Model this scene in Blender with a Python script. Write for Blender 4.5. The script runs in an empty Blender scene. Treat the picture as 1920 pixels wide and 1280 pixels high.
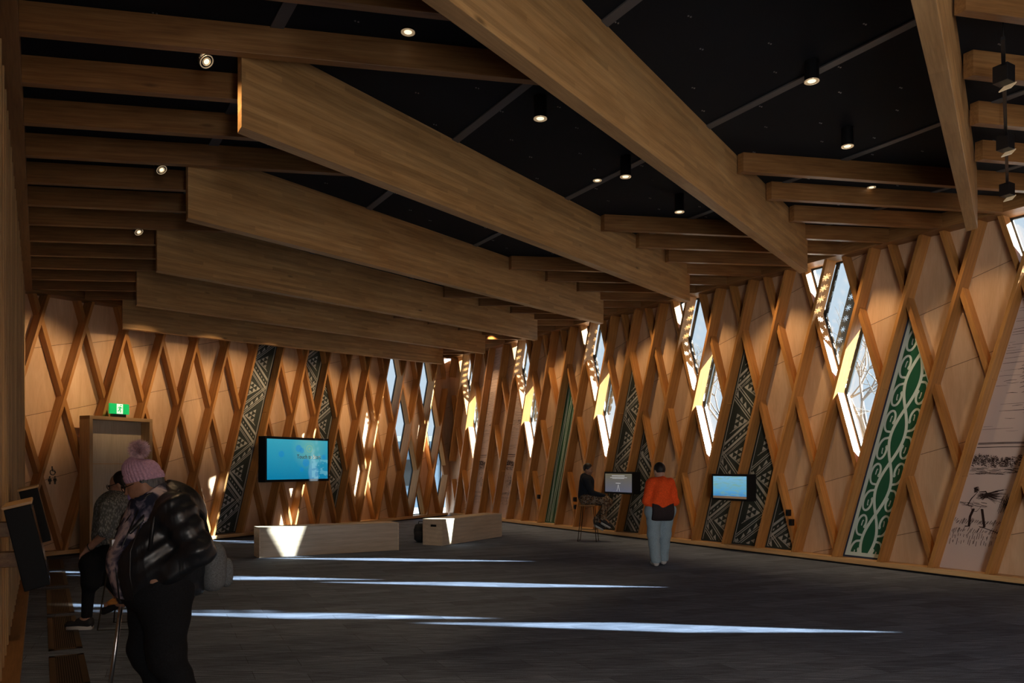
import bpy, bmesh, math, random
import numpy as np
from mathutils import Vector, Matrix
random.seed(7)
C = bpy.context.scene.collection
SC = bpy.context.scene
F = 1480.0; HY = 873.0; EYE = 1.55

# ---------------------------------------------------------------- camera, sky, sun, exposure
cam_d = bpy.data.cameras.new('camera'); cam_d.sensor_width = 36; cam_d.sensor_fit = 'HORIZONTAL'
cam_d.lens = 36*F/1920; cam_d.shift_y = (HY-640)/1920; cam_d.clip_start = .05; cam_d.clip_end = 500
cam = bpy.data.objects.new('camera', cam_d); C.objects.link(cam)
cam.location = (0, 0, EYE); cam.rotation_euler = (math.pi/2, 0, 0); SC.camera = cam
SC.view_settings.view_transform = 'Standard'; SC.view_settings.look = 'None'
SC.view_settings.exposure = 0.0; SC.view_settings.gamma = 1; SC.view_settings.use_curve_mapping = False
wd = bpy.data.worlds.new('sky'); SC.world = wd; wd.use_nodes = True
wn = wd.node_tree.nodes; wn.clear(); wl = wd.node_tree.links
wo = wn.new('ShaderNodeOutputWorld'); wb = wn.new('ShaderNodeBackground')
wtc = wn.new('ShaderNodeTexCoord'); wsep = wn.new('ShaderNodeSeparateXYZ'); wr = wn.new('ShaderNodeValToRGB')
wr.color_ramp.elements[0].color = (.76, .83, .93, 1); wr.color_ramp.elements[0].position = .45
wr.color_ramp.elements[1].color = (.50, .66, .95, 1); wr.color_ramp.elements[1].position = .9
wl.new(wtc.outputs['Generated'], wsep.inputs[0]); wl.new(wsep.outputs[2], wr.inputs[0])
wl.new(wr.outputs[0], wb.inputs[0]); wb.inputs[1].default_value = 1.25; wl.new(wb.outputs[0], wo.inputs[0])
sun_d = bpy.data.lights.new('sun', 'SUN'); sun_d.energy = 52.0; sun_d.angle = math.radians(.55); sun_d.color = (1, .97, .92)
sun = bpy.data.objects.new('sun', sun_d); C.objects.link(sun)
EL = math.radians(19.5)
SUNDIR = Vector((-.99*math.cos(EL), .09*math.cos(EL), -math.sin(EL)))
sun.rotation_euler = SUNDIR.to_track_quat('-Z', 'Y').to_euler(); sun.location = (20, 0, 12)
WARM = (1.0, .66, .34)
def spot(loc, target, energy, size=60, blend=.6, color=WARM, radius=.04):
    d = bpy.data.lights.new('spot', 'SPOT'); d.energy = energy; d.spot_size = math.radians(size); d.spot_blend = blend
    d.color = color; d.shadow_soft_size = radius
    o = bpy.data.objects.new('spot_light', d); C.objects.link(o); o.location = loc
    o.rotation_euler = (Vector(target)-Vector(loc)).to_track_quat('-Z', 'Y').to_euler(); return o

# ---------------------------------------------------------------- plan geometry (metres)
N1 = Vector((.859, .512, 0)).normalized()      # outward normal of the right wall
D1 = Vector((-.512, .859, 0)).normalized()     # along left and right walls, away from camera
RD = Vector((.9636, .267, 0)).normalized()     # rafters
BD = Vector((.536, .844, 0)).normalized()      # deep beams
NR, NL = 10.85, -.13                           # wall fronts measured along N1
def roofz(n): return 4.87-.0404*(NR-n)         # rafter underside
RDEP = .21
C0 = Vector((-7.94, 13.07, 0)); C1 = Vector((-1.98, 24.43, 0))
def P(n, d, z=0): return N1*n+D1*d+Vector((0, 0, z))
def at(x, y, h):                               # point of the place at height h seen in direction (x, y)
    Z = (h-EYE)*F/(HY-y) if abs(HY-y) > .01 else 0
    return Vector(((x-960)/F*Z, Z, h))
def atz(x, y, Z): return Vector(((x-960)/F*Z, Z, EYE+(HY-y)/F*Z))

# ---------------------------------------------------------------- tagging
ONES = 'zeroth first second third fourth fifth sixth seventh eighth ninth tenth eleventh twelfth thirteenth fourteenth fifteenth sixteenth seventeenth eighteenth nineteenth'.split()
def nth(n):
    if n < 20: return ONES[n]
    t_ = {2: 'twent', 3: 'thirt', 4: 'fort', 5: 'fift'}[n//10]
    return t_+'ieth' if n % 10 == 0 else t_+'y-'+ONES[n % 10]
def setp(o, label=None, cat=None, group=None, kind=None):
    if label: o['label'] = label
    if cat: o['category'] = cat
    if group: o['group'] = group
    if kind: o['kind'] = kind
    return o
def empty(name, loc, rz=0, **k):
    o = bpy.data.objects.new(name, None); C.objects.link(o); o.location = loc; o.rotation_euler = (0, 0, rz)
    o.empty_display_size = .1
    setp(o, **k); return o

# ---------------------------------------------------------------- materials
def lin(c): return tuple(((v/255)/12.92 if v/255 <= .04045 else ((v/255+.055)/1.055)**2.4) for v in c)
MATS = {}
def mat(name, col, rough=.6, metal=0, spec=.5, coat=0, emit=None, es=1, alpha=1, trans=0):
    if name in MATS: return MATS[name]
    m = bpy.data.materials.new(name); m.use_nodes = True; b = m.node_tree.nodes['Principled BSDF']
    b.inputs['Base Color'].default_value = (*col, 1); b.inputs['Roughness'].default_value = rough
    b.inputs['Metallic'].default_value = metal; b.inputs['Specular IOR Level'].default_value = spec
    b.inputs['Coat Weight'].default_value = coat
    if emit: b.inputs['Emission Color'].default_value = (*emit, 1); b.inputs['Emission Strength'].default_value = es
    MATS[name] = m; return m
class NT:
    def __init__(s, name, rough=.6, spec=.5):
        s.m = bpy.data.materials.new(name); s.m.use_nodes = True; s.n = s.m.node_tree.nodes; s.l = s.m.node_tree.links
        s.b = s.n['Principled BSDF']; s.b.inputs['Roughness'].default_value = rough; s.b.inputs['Specular IOR Level'].default_value = spec
        s.tc = s.n.new('ShaderNodeTexCoord'); MATS[name] = s.m
    def mapping(s, src='Object', scale=(1, 1, 1), rot=(0, 0, 0), loc=(0, 0, 0)):
        m = s.n.new('ShaderNodeMapping'); m.inputs['Scale'].default_value = scale; m.inputs['Rotation'].default_value = rot
        m.inputs['Location'].default_value = loc
        s.l.new(s.tc.outputs[src], m.inputs[0]); return m.outputs[0]
    def noise(s, vec, scale=5, detail=4, rough=.55, dist=0):
        n = s.n.new('ShaderNodeTexNoise'); n.inputs['Scale'].default_value = scale; n.inputs['Detail'].default_value = detail
        n.inputs['Roughness'].default_value = rough; n.inputs['Distortion'].default_value = dist
        s.l.new(vec, n.inputs['Vector']); return n.outputs[0]
    def ramp(s, fac, stops, interp='LINEAR'):
        r = s.n.new('ShaderNodeValToRGB'); e = r.color_ramp.elements; r.color_ramp.interpolation = interp
        while len(e) < len(stops): e.new(.5)
        for q, (p, c) in zip(e, stops): q.position = p; q.color = (*c, 1)
        s.l.new(fac, r.inputs[0]); return r.outputs[0]
    def math(s, op, a, b=None, c=None):
        m = s.n.new('ShaderNodeMath'); m.operation = op
        for i, v in enumerate((a, b, c)):
            if v is None: continue
            if isinstance(v, (int, float)): m.inputs[i].default_value = v
            else: s.l.new(v, m.inputs[i])
        return m.outputs[0]
    def mix(s, fac, a, b, mode='MIX'):
        m = s.n.new('ShaderNodeMix'); m.data_type = 'RGBA'; m.blend_type = mode
        for i, v in ((0, fac), (6, a), (7, b)):
            if isinstance(v, (int, float)): m.inputs[i].default_value = v
            elif isinstance(v, tuple): m.inputs[i].default_value = (*v, 1)
            else: s.l.new(v, m.inputs[i])
        return m.outputs[2]
    def sep(s, v):
        m = s.n.new('ShaderNodeSeparateXYZ'); s.l.new(v, m.inputs[0]); return m.outputs
    def col(s, v): s.l.new(v, s.b.inputs['Base Color'])
    def bump(s, h, strength=.3, dist=.01):
        b = s.n.new('ShaderNodeBump'); b.inputs['Strength'].default_value = strength; b.inputs['Distance'].default_value = dist
        s.l.new(h, b.inputs['Height']); s.l.new(b.outputs[0], s.b.inputs['Normal'])
    def objrand(s):
        o = s.n.new('ShaderNodeObjectInfo'); return o.outputs['Random']
def wood(name, ca, cb, cc, rough=.5, band=0, grain=1.0, knots=.5, spec=.4):
    """timber with grain along local X; band = height of laminations"""
    t = NT(name, rough, spec)
    rnd = t.objrand()
    v = t.mapping('Object', (1, 1, 1))
    cmb = t.n.new('ShaderNodeCombineXYZ'); sc = t.math('MULTIPLY', rnd, 37.0)
    t.l.new(sc, cmb.inputs[0]); t.l.new(sc, cmb.inputs[1]); t.l.new(sc, cmb.inputs[2])
    va = t.n.new('ShaderNodeVectorMath'); va.operation = 'ADD'; t.l.new(v, va.inputs[0]); t.l.new(cmb.outputs[0], va.inputs[1])
    def mp(scale):
        m = t.n.new('ShaderNodeMapping'); m.inputs['Scale'].default_value = scale; t.l.new(va.outputs[0], m.inputs[0]); return m.outputs[0]
    fig = t.noise(mp((.9*grain, 5*grain, 5*grain)), 1.0, 3, .5, .8)
    rings = t.n.new('ShaderNodeTexWave'); rings.wave_type = 'BANDS'; rings.bands_direction = 'Z'
    rings.inputs['Scale'].default_value = 5*grain; rings.inputs['Distortion'].default_value = 6; rings.inputs['Detail'].default_value = 3
    rings.inputs['Detail Scale'].default_value = .7
    t.l.new(mp((.22, 1, 1)), rings.inputs['Vector'])
    fine = t.noise(mp((3, 70, 70)), 1, 3, .6)
    f1 = t.ramp(fig, [(.3, ca), (.52, cb), (.75, cc)])
    c = t.mix(t.math('MULTIPLY', rings.outputs[0], .28), f1, tuple(x*.55 for x in ca))
    c = t.mix(.35, c, t.ramp(fine, [(.3, tuple(x*.6 for x in ca)), (.7, cc)]))
    if band:
        z = t.sep(v)[2]; x = t.sep(v)[0]
        row = t.math('FLOOR', t.math('DIVIDE', z, band))
        xs = t.math('ADD', t.math('DIVIDE', x, 1.3), t.math('MULTIPLY', row, .37))
        w = t.n.new('ShaderNodeTexWhiteNoise'); w.noise_dimensions = '3D'
        cb2 = t.n.new('ShaderNodeCombineXYZ'); t.l.new(row, cb2.inputs[0]); t.l.new(t.math('FLOOR', xs), cb2.inputs[1]); t.l.new(rnd, cb2.inputs[2])
        t.l.new(cb2.outputs[0], w.inputs[0])
        c = t.mix(1, c, t.ramp(w.outputs[0], [(0, (.80, .78, .75)), (1, (1.12, 1.1, 1.05))]), 'MULTIPLY')
    else:
        c = t.mix(1, c, t.ramp(rnd, [(0, (.82, .80, .78)), (1, (1.15, 1.12, 1.08))]), 'MULTIPLY')
    if knots:
        vo = t.n.new('ShaderNodeTexVoronoi'); vo.inputs['Scale'].default_value = 1; t.l.new(mp((.9, 3.2, 3.2)), vo.inputs['Vector'])
        c = t.mix(t.ramp(vo.outputs['Distance'], [(.02, (knots,)*3), (.07, (0, 0, 0))]), c, tuple(x*.18 for x in ca))
    t.col(c); t.bump(fine, .12, .003); return t.m
M_BEAM = wood('laminated_beam_timber', (.38, .205, .075), (.51, .295, .12), (.61, .39, .18), .5, band=.045, grain=.8, knots=.7)
M_RAFT = wood('rafter_timber', (.20, .088, .028), (.31, .148, .050), (.41, .22, .085), .45, grain=1.3, knots=.5)
M_BATT = wood('stained_batten_timber', (.38, .165, .045), (.50, .235, .07), (.60, .31, .10), .38, grain=.8, knots=.45)
M_POST = wood('slat_timber', (.42, .26, .12), (.52, .34, .16), (.60, .42, .22), .45, grain=.8, knots=.2)
M_SILL = wood('sill_timber', (.50, .30, .13), (.60, .38, .18), (.68, .46, .24), .4, grain=.7, knots=.2)
M_BENCH = wood('pine_ply', (.58, .48, .36), (.68, .58, .46), (.76, .67, .54), .5, grain=.7, knots=.5)
# plywood lining with diagonal sheet joints (UV = wall metres)
t = NT('birch_ply_lining', .38, .5)
uv = t.mapping('UV'); sx = t.sep(uv)
bay = t.math('FLOOR', t.math('DIVIDE', t.math('SUBTRACT', sx[0], t.math('MULTIPLY', sx[1], .3055)), .795))
wn_ = t.n.new('ShaderNodeTexWhiteNoise'); wn_.noise_dimensions = '1D'; t.l.new(bay, wn_.inputs['W'])
q = t.math('SUBTRACT', sx[1], t.math('MULTIPLY', sx[0], .26))
q = t.math('ADD', q, t.math('MULTIPLY', wn_.outputs[0], .45))
fr = t.math('FRACT', t.math('DIVIDE', t.math('ADD', q, 40), 1.12))
dd = t.math('ABSOLUTE', t.math('SUBTRACT', fr, .5))
seam = t.math('GREATER_THAN', dd, .496)
sheet = t.math('FLOOR', t.math('DIVIDE', t.math('ADD', q, 40), 1.12))
w2 = t.n.new('ShaderNodeTexWhiteNoise'); w2.noise_dimensions = '2D'
cc_ = t.n.new('ShaderNodeCombineXYZ'); t.l.new(sheet, cc_.inputs[0]); t.l.new(bay, cc_.inputs[1]); t.l.new(cc_.outputs[0], w2.inputs[0])
nz = t.noise(t.mapping('UV', (5, .8, 1)), 1.2, 4, .55, 1.2)
c = t.ramp(nz, [(.3, (.57, .36, .21)), (.5, (.66, .43, .265)), (.7, (.73, .51, .33))])
c = t.mix(.25, c, t.ramp(t.noise(t.mapping('UV', (90, 6, 1)), 1, 3), [(.35, (.50, .32, .18)), (.7, (.70, .49, .31))]))
c = t.mix(1, c, t.ramp(w2.outputs[0], [(0, (.88, .87, .86)), (1, (1.08, 1.07, 1.06))]), 'MULTIPLY')
c = t.mix(seam, c, (.16, .09, .05)); t.col(c)
M_PLY = t.m
# carpet: long planks laid in a diagonal pattern
t = NT('carpet_planks', .92, .15)
v = t.mapping('Object', (1, 1, 1), (0, 0, math.radians(-24)))
br = t.n.new('ShaderNodeTexBrick'); br.inputs['Scale'].default_value = 1; br.inputs['Brick Width'].default_value = 1.0
br.inputs['Row Height'].default_value = .25; br.inputs['Mortar Size'].default_value = .002; br.offset = .37
br.inputs['Color1'].default_value = (.100, .130, .195, 1); br.inputs['Color2'].default_value = (.150, .192, .280, 1); br.inputs['Mortar'].default_value = (.05, .058, .08, 1)
t.l.new(v, br.inputs['Vector'])
v2 = t.mapping('Object', (2.5, 60, 1), (0, 0, math.radians(-24)))
st = t.noise(v2, 1, 5, .7)
c = t.mix(1, br.outputs[0], t.ramp(st, [(.35, (.5, .5, .54)), (.52, (1, 1, 1)), (.68, (2.1, 2.0, 1.95))]), 'MULTIPLY')
c = t.mix(1, c, t.ramp(t.noise(t.mapping('Object', (160, 160, 1)), 1, 2), [(.3, (.6, .6, .6)), (.7, (1.35, 1.35, 1.35))]), 'MULTIPLY')
t.col(c); t.bump(t.noise(t.mapping('Object', (220, 220, 1)), 1, 2), .5, .004); M_CARPET = t.m
t = NT('black_acoustic_board', .85, .2)
c = t.ramp(t.noise(t.mapping('Object', (1, 1, 1)), .7, 3), [(.3, (.008, .010, .014)), (.7, (.013, .016, .021))]); t.col(c); M_BLACKCEIL = t.m
M_STRIP = mat('ceiling_joint_strip', (.10, .10, .105), .5)
M_BLACK = mat('black_metal', (.012, .012, .014), .4, .3)
M_DKGREY = mat('dark_grey_plastic', (.008, .010, .013), .6, spec=.15)
M_BOLT = mat('silver_screw', (.35, .35, .37), .35, .8)
M_CHROME = mat('brushed_steel', (.6, .62, .66), .28, 1)
M_LAMP = mat('lamp_glow', (.9, .8, .6), .5, emit=(1, .78, .5), es=1.6)
M_RING = mat('lamp_reflector', (.75, .68, .5), .25, .8, emit=(1, .7, .4), es=.25)
M_FRAME = mat('black_window_frame', (.03, .035, .04), .4, .3)
M_WHITE = mat('white_paint', (.8, .82, .84), .6)

# ---------------------------------------------------------------- mesh helper
class MB:
    def __init__(s): s.v = []; s.f = []; s.mi = []; s.uv = []
    def add(s, vs, fs, mi=0, uvs=None):
        o = len(s.v); s.v += [tuple(v) for v in vs]
        for f in fs:
            s.f.append([i+o for i in f]); s.mi.append(mi)
            s.uv.append([uvs[i] for i in f] if uvs else None)
        return s
    def box(s, c, sz, mi=0, R=None):
        x, y, z = (a/2 for a in sz); vs = [Vector((i*x, j*y, k*z)) for i in (-1, 1) for j in (-1, 1) for k in (-1, 1)]
        if R is not None: vs = [R @ v for v in vs]
        vs = [v+Vector(c) for v in vs]
        return s.add(vs, [(0, 1, 3, 2), (4, 6, 7, 5), (0, 4, 5, 1), (2, 3, 7, 6), (0, 2, 6, 4), (1, 5, 7, 3)], mi)
    def prism(s, poly, fn, a, b, mi=0, uvfn=None):
        n = len(poly); vs = [fn(p, a) for p in poly]+[fn(p, b) for p in poly]
        uvs = [uvfn(p) for p in poly]*2 if uvfn else None
        return s.add(vs, [list(range(n)), list(range(2*n-1, n-1, -1))]+[[i, i+n, (i+1) % n+n, (i+1) % n] for i in range(n)], mi, uvs)
    def tube(s, pts, r, n=8, mi=0, cap=True):
        pts = [Vector(p) for p in pts]; R = r if isinstance(r, (list, tuple)) else [r]*len(pts)
        vs = []; up = None
        for i, p in enumerate(pts):
            d = (pts[min(i+1, len(pts)-1)]-pts[max(i-1, 0)]).normalized()
            if up is None: up = d.orthogonal().normalized()
            else: up = (up-d*up.dot(d)).normalized()
            w = d.cross(up)
            for k in range(n):
                a = 2*math.pi*k/n; vs.append(p+(up*math.cos(a)+w*math.sin(a))*R[i])
        fs = []
        for i in range(len(pts)-1):
            for k in range(n): fs.append((i*n+k, i*n+(k+1) % n, (i+1)*n+(k+1) % n, (i+1)*n+k))
        if cap: fs.append(list(range(n-1, -1, -1))); fs.append([(len(pts)-1)*n+k for k in range(n)])
        return s.add(vs, fs, mi)
    def build(s, name, mats, parent=None, smooth=False, bevel=0, M=None, **k):
        me = bpy.data.meshes.new(name); me.from_pydata(s.v, [], s.f)
        for m in (mats if isinstance(mats, (list, tuple)) else [mats]): me.materials.append(m)
        for p, i in zip(me.polygons, s.mi): p.material_index = i; p.use_smooth = smooth
        if any(u is not None for u in s.uv):
            ul = me.uv_layers.new(name='UVMap'); li = 0
            for u, f in zip(s.uv, s.f):
                for j in range(len(f)):
                    ul.data[li].uv = u[j] if u else (0, 0); li += 1
        bm = bmesh.new(); bm.from_mesh(me); bmesh.ops.recalc_face_normals(bm, faces=bm.faces); bm.to_mesh(me); bm.free()
        me.update(); o = bpy.data.objects.new(name, me); C.objects.link(o)
        if M is not None: o.matrix_world = M
        if parent: o.parent = parent
        if bevel:
            b = o.modifiers.new('bevel', 'BEVEL'); b.width = bevel; b.segments = 2; b.limit_method = 'ANGLE'
        setp(o, **k); return o
def clip(poly, a, b, c):
    """keep a*x+b*y <= c"""
    out = []; n = len(poly)
    for i in range(n):
        p, q_ = poly[i], poly[(i+1) % n]; dp = a*p[0]+b*p[1]-c; dq = a*q_[0]+b*q_[1]-c
        if dp <= 0: out.append(p)
        if (dp < 0 < dq) or (dq < 0 < dp):
            t_ = dp/(dp-dq); out.append((p[0]+(q_[0]-p[0])*t_, p[1]+(q_[1]-p[1])*t_))
    return out
def clip_to(poly, conv):
    """clip poly to a convex CCW polygon"""
    n = len(conv)
    for i in range(n):
        (x0, y0), (x1, y1) = conv[i], conv[(i+1) % n]; a, b = (y1-y0), -(x1-x0)
        poly = clip(poly, a, b, a*x0+b*y0)
        if len(poly) < 3: return []
    return poly
def area(p): return .5*sum(p[i][0]*p[(i+1) % len(p)][1]-p[(i+1) % len(p)][0]*p[i][1] for i in range(len(p)))
def local_prism(name, poly, fn, a, b, mats, xdir, ydir, parent=None, bevel=.003, **k):
    """prism built in its own frame: local X along the timber, local Y across, so grain follows it"""
    o0 = fn(poly[0], a); X = xdir.normalized(); Y = (ydir-X*ydir.dot(X)).normalized(); Zv = X.cross(Y)
    M = Matrix((X, Y, Zv)).transposed().to_4x4(); M.translation = o0; Mi = M.inverted()
    mb = MB(); mb.prism(poly, lambda p, d: Mi @ fn(p, d), a, b)
    return mb.build(name, mats, parent, bevel=bevel, M=M, **k)
# ---------------------------------------------------------------- room shell
G = .795; LEAN = .3055; H0 = .10; DP = .235     # lattice spacing, lean, sill height, batten depth
class Wall:
    """q runs to the viewer's right, h up, d into the wall"""
    def __init__(s, O, Q, N, q0, q1, topn, lean=LEAN):
        s.O = O; s.Q = Q; s.N = N; s.q0 = q0; s.q1 = q1; s.topn = topn; s.lean = lean; s.node = G/(2*lean)
    def pt(s, p, d=0): return s.O+s.Q*p[0]+s.N*d+Vector((0, 0, p[1]))
    def top(s, q): return s.topn(s.pt((q, 0)))
    def front(s, k, h): return k*G+s.lean*(h-H0)
    def back(s, m, h): return m*G-s.lean*(h-H0)
    def pix(s, x, y, d=0):
        r = Vector(((x-960)/F, 1, 0)); den = r.dot(s.N); tt = (s.O+s.N*d).dot(s.N)/den; p = r*tt
        return ((p-s.O).dot(s.Q), EYE+(HY-y)/F*tt)
    def clipwall(s, poly, lo=H0, ext=0):
        poly = clip(poly, 0, -1, -lo); poly = clip(poly, -1, 0, -s.q0+ext); poly = clip(poly, 1, 0, s.q1+ext)
        ta, tb = s.top(s.q0), s.top(s.q1); g = (tb-ta)/(s.q1-s.q0)
        return clip(poly, -g, 1, ta-g*s.q0) if poly else poly
topfn = lambda p: roofz(p.dot(N1))
OR = Vector((5.12, 12.60, 0))
OR = N1*NR+D1*OR.dot(D1)
WR = Wall(OR, -D1, N1, -((C1-OR).dot(D1)), 19.0, lambda p: 4.87)
DF = (C1-C0).normalized(); NF = Vector((-DF.y, DF.x, 0))
WF = Wall(C0+DF*.58, DF, NF, -.58-.45, (C1-C0).length-.58, topfn, .298)
WR.thk = .18; WR.fd = .08; WF.thk = .07; WF.fd = .02
WALLMESH = {}
def cell(w, k, m, ins=0):
    """cell between front battens k,k+1 and back battens m,m+1"""
    def X(kk, mm): h = (mm-kk)*w.node; return (kk*G+w.lean*h, H0+h)
    return [X(k, m), X(k+1, m), X(k+1, m+1), X(k, m+1)]
def ccw(p): return p if area(p) > 0 else p[::-1]
def build_lining(w, name, windows, kr):
    mb = MB()
    for k in range(*kr):
        for m in range(k-4, k+9):
            if (k, m) in windows: continue
            p = w.clipwall(ccw(cell(w, k, m)), 0, .75)
            if len(p) >= 3 and area(p) > .002:
                mb.prism(p, w.pt, DP, DP+w.thk, 0, lambda c: (c[0], c[1]))
    return mb.build(name, M_PLY, kind='structure')
win_R = set()
for g in range(-4, 3):
    for kk in (-1, -2, -3): win_R.add((kk+4*g, 1+4*g))
win_F = {(10, 13), (11, 13), (12, 13), (13, 13), (12, 15), (13, 15), (14, 15), (15, 15)}
build_lining(WR, 'wall_right', win_R, (-24, 26))
build_lining(WF, 'wall_far', win_F, (-4, 24))

def para(w, kind, idx, h0, h1, thick):
    hw = thick*.5*math.sqrt(1+w.lean**2); f = w.front if kind == 'f' else w.back
    return ccw([(f(idx, h0)-hw, h0), (f(idx, h0)+hw, h0), (f(idx, h1)+hw, h1), (f(idx, h1)-hw, h1)])
TH = .052; THB = .07
# panels: (front bay k) -> back batten m that bounds it from above (None = to the ceiling)
pan_R = {-4: -1, -3: -1, -2: -1, -8: -5, -7: -5, -6: -5, 0: 3, 2: 5, -11: -8, -14: -11, -16: None}
pan_F = {4: None}
diam_F = {6, 7, 8}
ordk = {}
def battens(w, kr, pans, names, special, extra_skip=lambda k, m: False):
    xf = (w.Q*w.lean+Vector((0, 0, 1))).normalized(); xb = (-w.Q*w.lean+Vector((0, 0, 1))).normalized()
    cnt = 0; seenb = {}
    for k in range(*kr):
        p = w.clipwall(para(w, 'f', k, H0-.5, 6, TH))
        if len(p) < 3 or area(p) < .02: continue
        cnt += 1; lab = special.get(k, names[0] % nth(cnt)); ordk[(id(w), k)] = cnt
        local_prism('lattice_batten', p, w.pt, 0, DP-.002, M_BATT, xf, w.Q, label=lab, cat='batten', group=names[1])
    seenb = {}
    # back battens, in runs broken where an infill panel fills the bay
    for m in range(kr[0], kr[1]+6):
        run = []
        def flush():
            if not run: return
            ha = H0+(m-(run[0]+1))*w.node; hb = H0+(m-run[-1])*w.node
            p = w.clipwall(para(w, 'b', m, ha, hb, THB))
            if len(p) >= 3 and area(p) > .01:
                n_ = ordk.get((id(w), m), 0); hh = (ha+hb)/2; pos = 'foot'
                if n_ == 0: base_ = names[4] % nth(m-kr[1]+9)
                else: base_ = names[2] % nth(n_)
                seenb[m] = seenb.get(m, 0)+1
                if seenb[m] > 1: base_ = base_.replace('crossing brace', 'upper crossing brace', 1) if seenb[m] == 2 else base_.replace('crossing brace', 'topmost crossing brace', 1)
                local_prism('lattice_brace', p, w.pt, .08, DP-.002, M_BATT, xb, w.Q, label=base_, cat='brace', group=names[3])
        for k in range(m, m-6, -1):               # bay k (between front k and k+1), going up the brace
            ok = kr[0] <= k < kr[1] and m > k
            if ok and k in pans and (pans[k] is None or m < pans[k]): ok = False
            if ok and extra_skip(k, m): ok = False
            if ok: run.append(k)
            else: flush(); run = []
        flush()
battens(WR, (-22, 13), pan_R, ('orange timber batten, %s from the far corner along the window side wall', 'leaning battens of the right wall',
        'crossing brace above the foot of the %s window wall batten from the corner', 'crossing braces of the right wall',
        'crossing brace high on the window side wall, %s beyond the last batten foot'),
        {0: 'orange timber batten along the left edge of the green scroll panel', 1: 'orange timber batten along the right edge of the green scroll panel',
         2: 'orange timber batten along the left edge of the print of a stooping figure', 3: 'orange timber batten along the right edge of the print of a stooping figure',
         -3: 'orange timber batten passing behind the blue water screen between two dark panels', -7: 'orange timber batten passing behind the grey menu screen between two dark panels',
         -11: 'orange timber batten along the left edge of the wavy green panel', -10: 'orange timber batten along the right edge of the wavy green panel'})
battens(WF, (-3, 18), pan_F, ('orange timber batten, %s from the left end of the far wall', 'leaning battens of the far wall',
        'crossing brace aligned with the foot of the %s far wall batten from the left', 'crossing braces of the far wall',
        'crossing brace high on the far wall near the corner, %s past the last batten'),
        {4: 'orange timber batten along the left edge of the tall dark panel on the far wall', 5: 'orange timber batten between the tall dark panel and the teal screen'})
# sills and top plates
def rail(w, name, h0, h1, d0, d1, m, **k):
    q0, q1 = w.q0, w.q1
    if h0 is None: poly = [(q0, w.top(q0)), (q1, w.top(q1)), (q1, w.top(q1)+h1), (q0, w.top(q0)+h1)]
    else: poly = [(q0, h0), (q1, h0), (q1, h1), (q0, h1)]
    return local_prism(name, poly, w.pt, d0, d1, m, w.Q, w.N, **k)
rail(WR, 'baseboard_right', .03, H0, 0, DP, M_SILL, kind='structure'); rail(WF, 'baseboard_far', .03, H0, 0, DP, M_SILL, kind='structure')
rail(WR, 'trim_4', 0, .03, .03, DP+.05, M_BLACK, kind='structure'); rail(WF, 'trim_5', 0, .03, .03, DP+.05, M_BLACK, kind='structure')
rail(WR, 'trim_1', None, .30, -.045, DP+.1, M_RAFT, kind='structure'); rail(WF, 'trim_2', None, .30, -.045, DP+.1, M_RAFT, kind='structure')
# windows
wi = 0
def window(w, k, m):
    global wi
    p = w.clipwall(ccw(cell(w, k, m)), H0)
    if len(p) < 3 or area(p) < .03: return
    wi += 1
    cx = sum(a for a, b in p)/len(p); cy = sum(b for a, b in p)/len(p)
    root = empty('window_%d' % wi, w.pt((cx, cy), DP+.12), kind='structure')
    def inset(poly, e):
        out = poly
        n = len(poly)
        for i in range(n):
            (x0, y0), (x1, y1) = poly[i], poly[(i+1) % n]; L = math.hypot(x1-x0, y1-y0)
            if L < 1e-5: continue
            a, b = (y1-y0)/L, -(x1-x0)/L; out = clip(out, a, b, a*x0+b*y0-e)
            if len(out) < 3: return None
        return out
    # frame of bars along every side
    mb = MB(); inn = inset(p, .035)
    n = len(p)
    for i in range(n):
        (x0, y0), (x1, y1) = p[i], p[(i+1) % n]; L = math.hypot(x1-x0, y1-y0)
        if L < .03: continue
        a, b = (y1-y0)/L, -(x1-x0)/L
        seg = clip(p, -a, -b, -(a*x0+b*y0-.028))
        if len(seg) >= 3: mb.prism([(x, y) for x, y in seg], w.pt, DP+w.fd, DP+w.fd+.03)
    fr = mb.build('window_frame', M_FRAME)
    g = MB(); g.prism(p, w.pt, DP+w.fd+.012, DP+w.fd+.018); gl = g.build('glass_pane', M_GLASS)
    for o in (fr, gl):
        o.parent = root; o.matrix_parent_inverse = Matrix.Translation(root.location).inverted()
t = NT('tinted_glass', .02); t.n.remove(t.b)
tr = t.n.new('ShaderNodeBsdfTransparent'); tr.inputs[0].default_value = (.80, .86, .88, 1)
gb = t.n.new('ShaderNodeBsdfGlossy'); gb.inputs['Roughness'].default_value = .03
mx = t.n.new('ShaderNodeMixShader'); mx.inputs[0].default_value = .06; t.l.new(tr.outputs[0], mx.inputs[1]); t.l.new(gb.outputs[0], mx.inputs[2])
t.l.new(mx.outputs[0], t.n['Material Output'].inputs[0]); M_GLASS = t.m
for k, m in sorted(win_R): window(WR, k, m)
for k, m in sorted(win_F): window(WF, k, m)

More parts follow.
